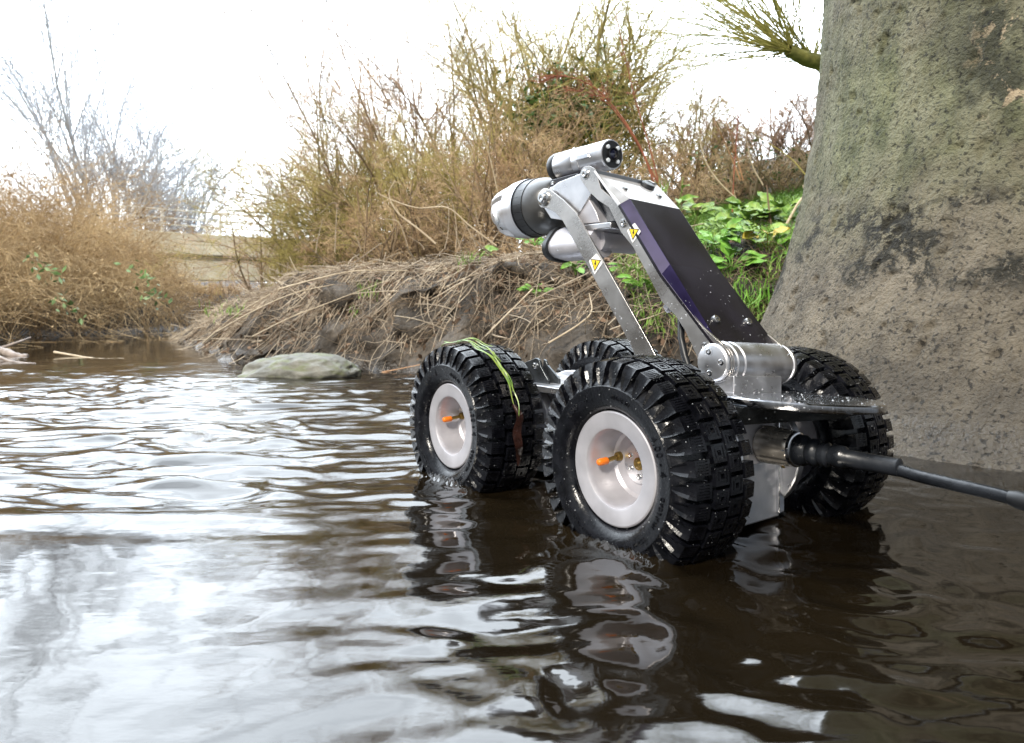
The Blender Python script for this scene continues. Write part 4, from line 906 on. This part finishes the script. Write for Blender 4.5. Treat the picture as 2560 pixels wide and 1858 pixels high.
P2, Q2 = spawn(P1, Q1, 34000, .1, 1, 45, .45, .7, 4, .6, -.5, rg); Q2 = np.maximum(Q2, .0013)
for P_ in (P0, P1, P2): P_[..., 2] = np.maximum(P_[..., 2], .01)
BRK = mat('dry_bracken', (.21, .132, .062), .8, 0, .2, col2=(.66, .50, .29), vscale=1.1, detail=6)
tag(link('bracken', npmesh('bracken', *joinvf([tubes(P0, Q0, 4), tubes(P1, Q1, 3), tubes(P2, Q2, 3), flakes(along(P1, 26000, rg, .03), .008, .026, rg)])), BRK), 'tall dry brown bracken overhanging the water on the left bank', 'bracken', kind='stuff')
# arching dead fronds on the left with some green
for i, (px, py, Y, lb) in enumerate(((60, 570, 6.6, 'pale green bramble leaves near the left edge of the picture'), (125, 650, 6.7, 'faint green bramble leaves below the first ones on the left bank'), (280, 590, 7.6, 'row of small bright green leaves on the left bank nearest the bridge'), (315, 640, 7.8, 'green leaves low down in the bracken, left of the river bend'))):
    o = np.array(W3(px, py, Y)); root = thing('bramble', lb, 'bramble', tuple(o), 0, 'green bramble sprays in the bracken')
    k = 26; a = np.linspace(0, 1, k)[:, None]; pts = a*np.array([.28, 0, -.20])+rg.normal(size=(k, 3))*.05
    link('leaves', npmesh('leaves', *flakes(pts, .025, .05, rg)), mat('bramble_leaf', (.07, .16, .03), .5, col2=(.20, .32, .12), vscale=20), root)
    Pb, Qb = grow(np.array([[0, 0.02, .05], [.02, 0, .0]]), np.array([[1., 0, -.7], [.9, 0, -.5]]), .4, .003, 7, .2, 0, rg); link('stem', npmesh('stem', *tubes(Pb, Qb, 4)), BRN, root)

# ---- standing dead stalks and red dock stems (countable, drawn through their pictured places)
def stalk(name, label, cat_, pts, r, m, group=None, extra=None):
    P = [Vector(W3(*p)) for p in pts]; root = thing(name, label, cat_, tuple(P[0]), 0, group); L_ = cat([p-P[0] for p in P], 6)
    b = M(); n = len(L_); b.tube(L_, [r*(1-.6*i/n) for i in range(n)], 6); b.build('stem', m, root, 80)
    if extra:
        rg = np.random.default_rng(int(pts[0][0])); A_ = np.array([list(v) for v in L_])[None]; Rr = np.full((1, n), r*.6)
        nn, lf, ml = extra; Pq, Qq = spawn(A_, Rr, nn, .45, 1, 35, lf, .6, 5, .4, -.1, rg)
        tag(link('side_shoots', npmesh('side_shoots', *joinvf([tubes(Pq, np.maximum(Qq, .0008), 3), flakes(along(Pq, nn*5, rg, .004), .004, .010, rg)])), ml, root), kind='stuff')
    return root
RED = mat('red_brown_stem', (.20, .055, .025), .6, col2=(.36, .12, .06), vscale=9); ORS = mat('orange_straw', (.42, .20, .09), .7, col2=(.60, .36, .20), vscale=9); PST = mat('pale_stalk', (.42, .33, .22), .7, col2=(.60, .50, .36), vscale=9)
Gd = 'dead stalks standing on the bank'
stalk('stalk', 'long red brown dock stem arching left at its tip over the rear facing camera', 'stalk', [(1452, 415, 4.7), (1420, 330, 4.7), (1370, 250, 4.7), (1310, 190, 4.7), (1240, 168, 4.7), (1190, 185, 4.7)], .007, RED, Gd, (46, .22, RED))
stalk('stalk', 'second red brown dock stem rising from the same root, ending in a loose curl', 'stalk', [(1462, 415, 4.75), (1400, 300, 4.75), (1350, 235, 4.75), (1300, 205, 4.75), (1255, 200, 4.75)], .006, RED, Gd, (30, .2, RED))
stalk('stalk', 'tall straight thin red stem reaching almost to the top of the picture', 'stalk', [(1462, 420, 4.6), (1440, 330, 4.6), (1410, 230, 4.6), (1385, 130, 4.6), (1362, 20, 4.6)], .005, RED, Gd, (20, .12, RED))
stalk('stalk', 'orange straw stem leaning left, leftmost of the bundle on the slope', 'stalk', [(1640, 400, 4.9), (1612, 330, 4.9), (1580, 262, 4.9)], .006, ORS, Gd)
stalk('stalk', 'orange straw stem in the middle of the bundle on the slope', 'stalk', [(1646, 400, 4.9), (1630, 340, 4.9), (1608, 268, 4.9)], .006, ORS, Gd)
stalk('stalk', 'dark red stem with seed head crossing in front of the orange bundle', 'stalk', [(1622, 470, 4.5), (1626, 380, 4.5), (1632, 300, 4.5), (1635, 255, 4.5)], .005, RED, Gd, (14, .16, RED))
stalk('stalk', 'pale forked straw stalk left of the orange bundle', 'stalk', [(1630, 440, 4.5), (1590, 400, 4.5), (1560, 350, 4.5), (1545, 270, 4.5), (1540, 235, 4.5)], .006, PST, Gd, (12, .2, PST))
stalk('stalk', 'pale bent straw stalk between the orange bundle and the pier', 'stalk', [(1690, 410, 4.6), (1668, 370, 4.6), (1655, 320, 4.6), (1652, 285, 4.6)], .005, PST, Gd)
stalk('stalk', 'short upright brown stalk standing among the big green leaves', 'stalk', [(1708, 500, 4.2), (1702, 450, 4.2), (1698, 410, 4.2)], .007, mat('grey_stalk', (.2, .13, .09), .8), Gd)
stalk('stalk', 'white bleached stick leaning against the pier above the grass', 'stalk', [(1741, 500, 3.6), (1765, 455, 3.6), (1782, 430, 3.6), (1778, 410, 3.6)], .008, PST, Gd)
stalk('stalk', 'green tinged bramble cane reaching down to the edge of the pier', 'stalk', [(1790, 395, 4.3), (1750, 350, 4.3), (1690, 310, 4.3), (1640, 280, 4.3)], .004, OLT, Gd)
stalk('stalk', 'long pale stick standing up from the straw and bending left below the camera head', 'stalk', [(1100, 545, 4.6), (1040, 500, 4.6), (990, 460, 4.6), (920, 460, 4.6), (840, 430, 4.6), (832, 410, 4.6)], .006, PST, Gd)
stalk('stalk', 'curved pale dead branch rising from the bank top left of the camera head', 'stalk', [(965, 540, 4.6), (930, 510, 4.6), (880, 470, 4.6), (862, 430, 4.6), (875, 400, 4.6)], .008, PST, Gd)
stalk('stalk', 'tall thin pale stem rising straight up just left of the camera head', 'stalk', [(1120, 520, 4.9), (1105, 440, 4.9), (1085, 350, 4.9), (1062, 280, 4.9)], .005, PST, Gd, (10, .15, PST))
for i in range(14):
    px = [700, 742, 800, 905, 940, 985, 1020, 1055, 1075, 1110, 1135, 1010, 1090, 1150][i]; nmz = ['far left', 'second', 'third', 'fourth', 'fifth', 'sixth', 'seventh', 'eighth', 'ninth', 'tenth', 'eleventh', 'twelfth', 'thirteenth', 'last']
    rgk = np.random.default_rng(500+i); b0 = 560-(px-700)*.03; h = rgk.uniform(30, 110); dx = rgk.uniform(-40, 25); Y = rgk.uniform(4.7, 5.4)
    pts = [(px, b0, Y), (px+dx*.3+rgk.uniform(-6, 6), b0-h*.4, Y), (px+dx, b0-h, Y)]+([(px+dx-rgk.uniform(15, 40), b0-h+rgk.uniform(-12, 26), Y)] if i % 2 else [])
    where = ['farthest left, beside the olive shrub', 'leftmost but one on the straw mound', 'third from the left on the straw mound', 'right of the long pale stick foot', 'left of the curved dead branch', 'just right of the curved dead branch', 'a hand left of the camera head', 'behind the green tuft by the camera head', 'right of the green tuft by the camera head', 'nearest left of the camera head', 'directly under the camera head', 'between the curved branch and the tuft', 'just right of the tuft stem', 'rightmost, by the lamp pod'][i]
    stalk('straw_stem', ('bent' if i % 2 else 'straight')+' straw stem on the bank top, '+where, 'straw stem', pts, .004, STR, 'dry straw stems along the bank top')
# twigs lying on the earth face
for i, (pts, r, lb) in enumerate((
    ([(620, 640, 4.25), (700, 618, 4.1), (790, 600, 4.05), (905, 600, 4.1)], .005, 'long smooth stem lying along the top of the matted straw'),
    ([(480, 735, 4.7), (560, 690, 4.2), (650, 650, 4.0), (740, 630, 3.95)], .005, 'pale stem slanting up across the dark earth at the left end of the bank'),
    ([(560, 745, 4.3), (640, 705, 4.0), (730, 670, 3.9), (860, 620, 3.9)], .004, 'thin stem slanting across the middle of the earth face'),
    ([(1180, 640, 3.6), (1120, 700, 3.45), (1075, 745, 3.4)], .004, 'brown twig slanting down towards the front wheels'),
    ([(780, 835, 3.75), (860, 822, 3.7), (930, 808, 3.6)], .004, 'straight reed lying on the water edge between the rock and the front tyre'),
    ([(1215, 760, 3.25), (1280, 720, 3.25), (1310, 690, 3.3), (1305, 650, 3.4)], .005, 'yellowish root curling over the earth between the arm bars'),
    ([(450, 760, 5.2), (520, 700, 4.75), (600, 650, 4.5)], .006, 'broken stick leaning on the bank where the two banks seem to meet'))):
    stalk('twig', lb, 'twig', pts, r, PST if i != 4 else ORS, 'loose twigs on the earth face')

# ---- leafy plants
LF = mat('broad_leaf', (.075, .20, .03), .45, 0, .35, col2=(.30, .42, .09), vscale=26, ramp=(.3, .7)); LFY = mat('yellowing_leaf', (.34, .36, .03), .45, col2=(.50, .34, .05), vscale=25); LFD = mat('nettle_leaf', (.08, .22, .025), .5, 0, .3, col2=(.20, .40, .06), vscale=20)
def leafm(m, base, d, up, L_, W_, cup=.25, round_=False, droop=.5, ruf=.06):
    base, d, up = Vector(base), Vector(d).normalized(), Vector(up); s = d.cross(up).normalized(); u = s.cross(d).normalized(); nu, nv = 9, 6; v = []
    for i in range(nu+1):
        t = i/nu; wd = W_*(math.sin(math.pi*(t**(.62 if round_ else .8)))**.7 if 0 < t < 1 else .02)
        for j in range(nv+1):
            q = (j/nv-.5)*2; z = cup*abs(q)*wd - droop*t*t*L_*.5+ruf*W_*math.sin(7*t*2+j*2.1)*abs(q)
            v.append(base+d*(t*L_)+s*(q*wd*.5*(1+.07*math.sin(t*40)))+u*z)
    m.add(v, [(i*(nv+1)+j, i*(nv+1)+j+1, (i+1)*(nv+1)+j+1, (i+1)*(nv+1)+j) for i in range(nu) for j in range(nv)])
def plant(name, label, px, py, Y, leaves, m, size, group=None, round_=False, asp=.8, tall=1.):
    b0 = Vector(hit(px, py, 2.75, Y+1.2, Y)); root = thing(name, label, name.replace('_', ' '), tuple(b0), 0, group); rr = random.Random(int(px*7+py))
    stem = M()
    for i in range(leaves):
        a = rr.uniform(0, 2*math.pi); el = rr.uniform(.25, 1.1); st = size*rr.uniform(.5, 1.3)*tall; d = Vector((math.cos(a)*math.cos(el), math.sin(a)*math.cos(el)*.8, math.sin(el)))
        tip = d*st; stem.tube([(0, 0, 0), tip*.5+Vector((0, 0, .01)), tip], [.003, .0025, .002], 5)
        lm = M(); L_ = size*rr.uniform(.7, 1.25); leafm(lm, tip, (d.x, d.y-.25, rr.uniform(-.1, .5)), (0, -.6, .8), L_, L_*asp*rr.uniform(.85, 1.1), rr.uniform(.05, .3), round_)
        lm.build('leaf', m, root, 80)
    stem.build('stem', m, root, 80)
    return root
Gp = 'green plants on the bank by the pier'
plant('dock_plant', 'clump of big rounded bright green leaves close to the left edge of the pier', 1725, 495, 4.0, 22, LF, .125, Gp, True, .95)
plant('dock_plant', 'group of big upright green leaves left of the bare brown stalk', 1665, 505, 3.9, 20, LF, .12, Gp, True, .8)
plant('dock_plant', 'long toothed pale green leaves fanning out behind the top of the robot arm', 1545, 500, 4.1, 26, LF, .14, Gp, False, .42)
plant('dock_plant', 'mid green leaves low beside the right edge of the black arm cover', 1590, 560, 3.7, 22, LFD, .11, Gp, False, .55)
plant('dock_plant', 'small dandelion like rosette under the silver end of the arm', 1500, 470, 4.2, 9, LF, .12, Gp, False, .35)
plant('dock_plant', 'broad pale green leaves directly behind the upper edge of the black arm cover', 1600, 520, 4.0, 20, LF, .10, Gp, True, .7)
plant('dock_plant', 'leaves in the grass half way between the arm cover and the pier', 1680, 545, 3.7, 16, LF, .10, Gp, True, .7)
plant('dock_plant', 'darker green leaves at the bottom of the slope touching the arm cover', 1620, 600, 3.5, 18, LFD, .10, Gp, False, .5)
plant('marsh_plant', 'round yellowing leaf on a thin stalk hanging over the dark hollow by the pier', 1700, 555, 3.4, 3, LFY, .085, None, True, 1.)
plant('marsh_plant', 'drooping grey green leaves under the yellowing round one', 1705, 590, 3.35, 4, LFD, .09, None, False, .5)
plant('nettle', 'bright green weed seen between the two arm bars, the upper one', 1275, 610, 3.9, 16, LFD, .085, 'nettles and weeds between the arm bars', False, .45)
plant('nettle', 'bright green weed just right of the lower arm bar above the wheel', 1430, 650, 3.6, 16, LFD, .075, 'nettles and weeds between the arm bars', False, .4)
plant('nettle', 'small weed under the camera head on top of the bank', 1185, 545, 4.3, 8, LFD, .06, None, False, .5)
plant('nettle', 'weed growing beside the lamp pod under the camera head', 1350, 540, 4.1, 12, LFD, .09, None, False, .5)
plant('nettle', 'small green weed hanging on the earth face left of the lower arm bar', 1190, 660, 3.55, 9, LFD, .055, None, False, .5)
plant('nettle', 'small clover like leaves at the middle of the bank top straw', 1065, 570, 4.2, 8, LF, .05, None, True, .8)
plant('nettle', 'leaves below the yellow warning label on the lower arm bar', 1380, 610, 3.7, 12, LFD, .07, None, False, .45)
def tuft(label, px, py, Y, n, h, w_, hang=False, m=GRS, grp='grass tufts on the bank'):
    b0 = np.array(hit(px, py, 2.75, Y+1.2, Y)); rg = np.random.default_rng(int(px+py)); S = np.zeros((n, 3)); S[:, :2] = rg.normal(size=(n, 2))*w_; S[:, 2] = rg.normal(size=n)*w_*.4
    V, F = blades(S, h*.5, h, .0026, rg, .5)
    if hang: V[:, 2] = -V[:, 2]*.8; V[:, 1] -= np.abs(V[:, 2])*.35
    o = link('grass_tuft', npmesh('grass_tuft', V, F), m); o.location = tuple(b0); tag(o, label, 'grass tuft', grp)
tuft('upright green grass tuft on the bank top just left of the camera head', 1040, 590, 4.25, 26, .17, .035)
tuft('green grass tuft growing from the middle of the earth face', 815, 655, 3.95, 30, .16, .035)
tuft('small green grass tuft lower on the earth face', 790, 700, 3.8, 18, .10, .03)
tuft('green grass patch at the left end of the bank where the banks meet', 500, 690, 4.9, 50, .11, .08)
tuft('grass tuft sticking up behind the silver head cover of the arm', 1470, 430, 4.2, 30, .16, .05)
tuft('thin grass stalks hanging beside the pier in the dark hollow', 1725, 640, 3.3, 26, .18, .04, True)
tuft('dense hanging cushion of bright green moss grass between the arm and the pier', 1655, 640, 3.15, 420, .20, .085, True, LFD)
tuft('grass tuft hanging behind the main arm above the tyre', 1445, 640, 3.5, 60, .14, .05)

# ---- rock
rg = np.random.default_rng(3); a_, b_ = 90, 60; t = np.linspace(0, 2*np.pi, a_+1)[:-1]; p_ = np.linspace(-.5*np.pi+.02, .5*np.pi-.02, b_); TT, PP = np.meshgrid(t, p_, indexing='ij')
cx, cy, cz = np.cos(TT)*np.cos(PP), np.sin(TT)*np.cos(PP), np.sin(PP); q = 1+.20*fbm(cx*1.5, cy*1.5, cz*1.5, 301, 3)+.06*fbm(cx*6, cy*6, cz*6, 305, 4)
X = cx*q*.29; Y = cy*q*.17; Zr = np.minimum(cz*q*.115, .12)+.0; Zr = Zr+.03*np.clip(cx*.5+.3, -.3, .6)
V = np.stack([X, Y, Zr], -1).reshape(-1, 3); i = np.arange(a_)[:, None]*b_+np.arange(b_-1)[None]; j = ((np.arange(a_)+1) % a_)[:, None]*b_+np.arange(b_-1)[None]
o = link('rock', npmesh('rock', V, np.stack([i, j, j+1, i+1], -1).reshape(-1, 4), True), mat('river_rock', (.075, .075, .062), .6, col2=(.19, .185, .155), vscale=9, bump=.6, bscale=45))
o.location = (-1.05, 3.50, -.005); tag(o, 'grey rock with green algae on top, in the water left of the front wheel', 'rock')
mt_ = o.data.materials[0].node_tree; bs = mt_.nodes['Principled BSDF']; src = bs.inputs['Base Color'].links[0].from_socket
gg = mt_.nodes.new('ShaderNodeTexNoise'); gg.inputs['Scale'].default_value = 7; rp = mt_.nodes.new('ShaderNodeValToRGB'); rp.color_ramp.elements[0].position = .48; rp.color_ramp.elements[1].position = .64
mx = mt_.nodes.new('ShaderNodeMix'); mx.data_type = 'RGBA'; mx.inputs[7].default_value = (.12, .13, .065, 1)
mt_.links.new(gg.outputs[0], rp.inputs[0]); mt_.links.new(rp.outputs[0], mx.inputs[0]); mt_.links.new(src, mx.inputs[6]); mt_.links.new(mx.outputs[2], bs.inputs['Base Color'])
for (px, py, Y, s, lb) in ((775, 838, 3.75, .05, 'small dark wet stone with brown leaves right of the big rock'), (1575, 760, 2.95, .07, 'dark wet stone at the foot of the bank behind the near rear wheel')):
    b = M(); rr = random.Random(int(px)); b.lathe([(s*.2, -s), (s*.8, -s*.6), (s, 0), (s*.75, s*.35), (s*.3, s*.55), (.001, s*.6)], (0, 0, 0), (0, 0, 1), 14); b.xf(lambda x, y, z: (x*1.5+.01*math.sin(y*60), y+.012*math.sin(x*50), z+.012*math.sin(x*70+y*30)))
    o = b.build('stone', mat('wet_stone', (.05, .045, .04), .25, col2=(.12, .11, .10), vscale=14), None, 60); x_, y_, _ = W3(px, py, Y); o.location = (x_, y_, .01); tag(o, lb, 'stone')
# ---- driftwood at the left edge
DW = mat('wet_driftwood', (.16, .12, .10), .5, col2=(.36, .30, .26), vscale=12, bump=.4, bscale=40)
for pts, r, lb in (
    ([(-60, 762, 5.2), (0, 776, 5.0), (40, 790, 4.9), (62, 792, 4.9)], .035, 'thick broken driftwood branch sticking in from the left edge above the water'),
    ([(-30, 775, 4.6), (20, 800, 4.4), (80, 830, 4.25)], .012, 'thin bare stick crossing under the driftwood branch at the left edge'),
    ([(0, 772, 5.1), (35, 760, 5.1), (68, 748, 5.2)], .012, 'short stick pointing up right from the driftwood branch'),
    ([(120, 780, 4.95), (150, 785, 4.9), (200, 800, 4.75), (235, 812, 4.65), (275, 806, 4.7)], .008, 'white bleached twig with a thin curved tip floating left of the river bend')):
    P = [Vector(W3(*p)) for p in pts]
    P = [Vector((p.x, p.y, max(p.z, .004))) for p in P]
    b = M(); L_ = cat([p-P[0] for p in P], 6); n = len(L_); b.tube(L_, [r*(1-.5*i/n)*(1+.12*math.sin(i*1.7)) for i in range(n)], 8)
    o = b.build('driftwood', DW if 'white' not in lb else PST, None, 70); o.location = P[0]; tag(o, lb, 'driftwood')
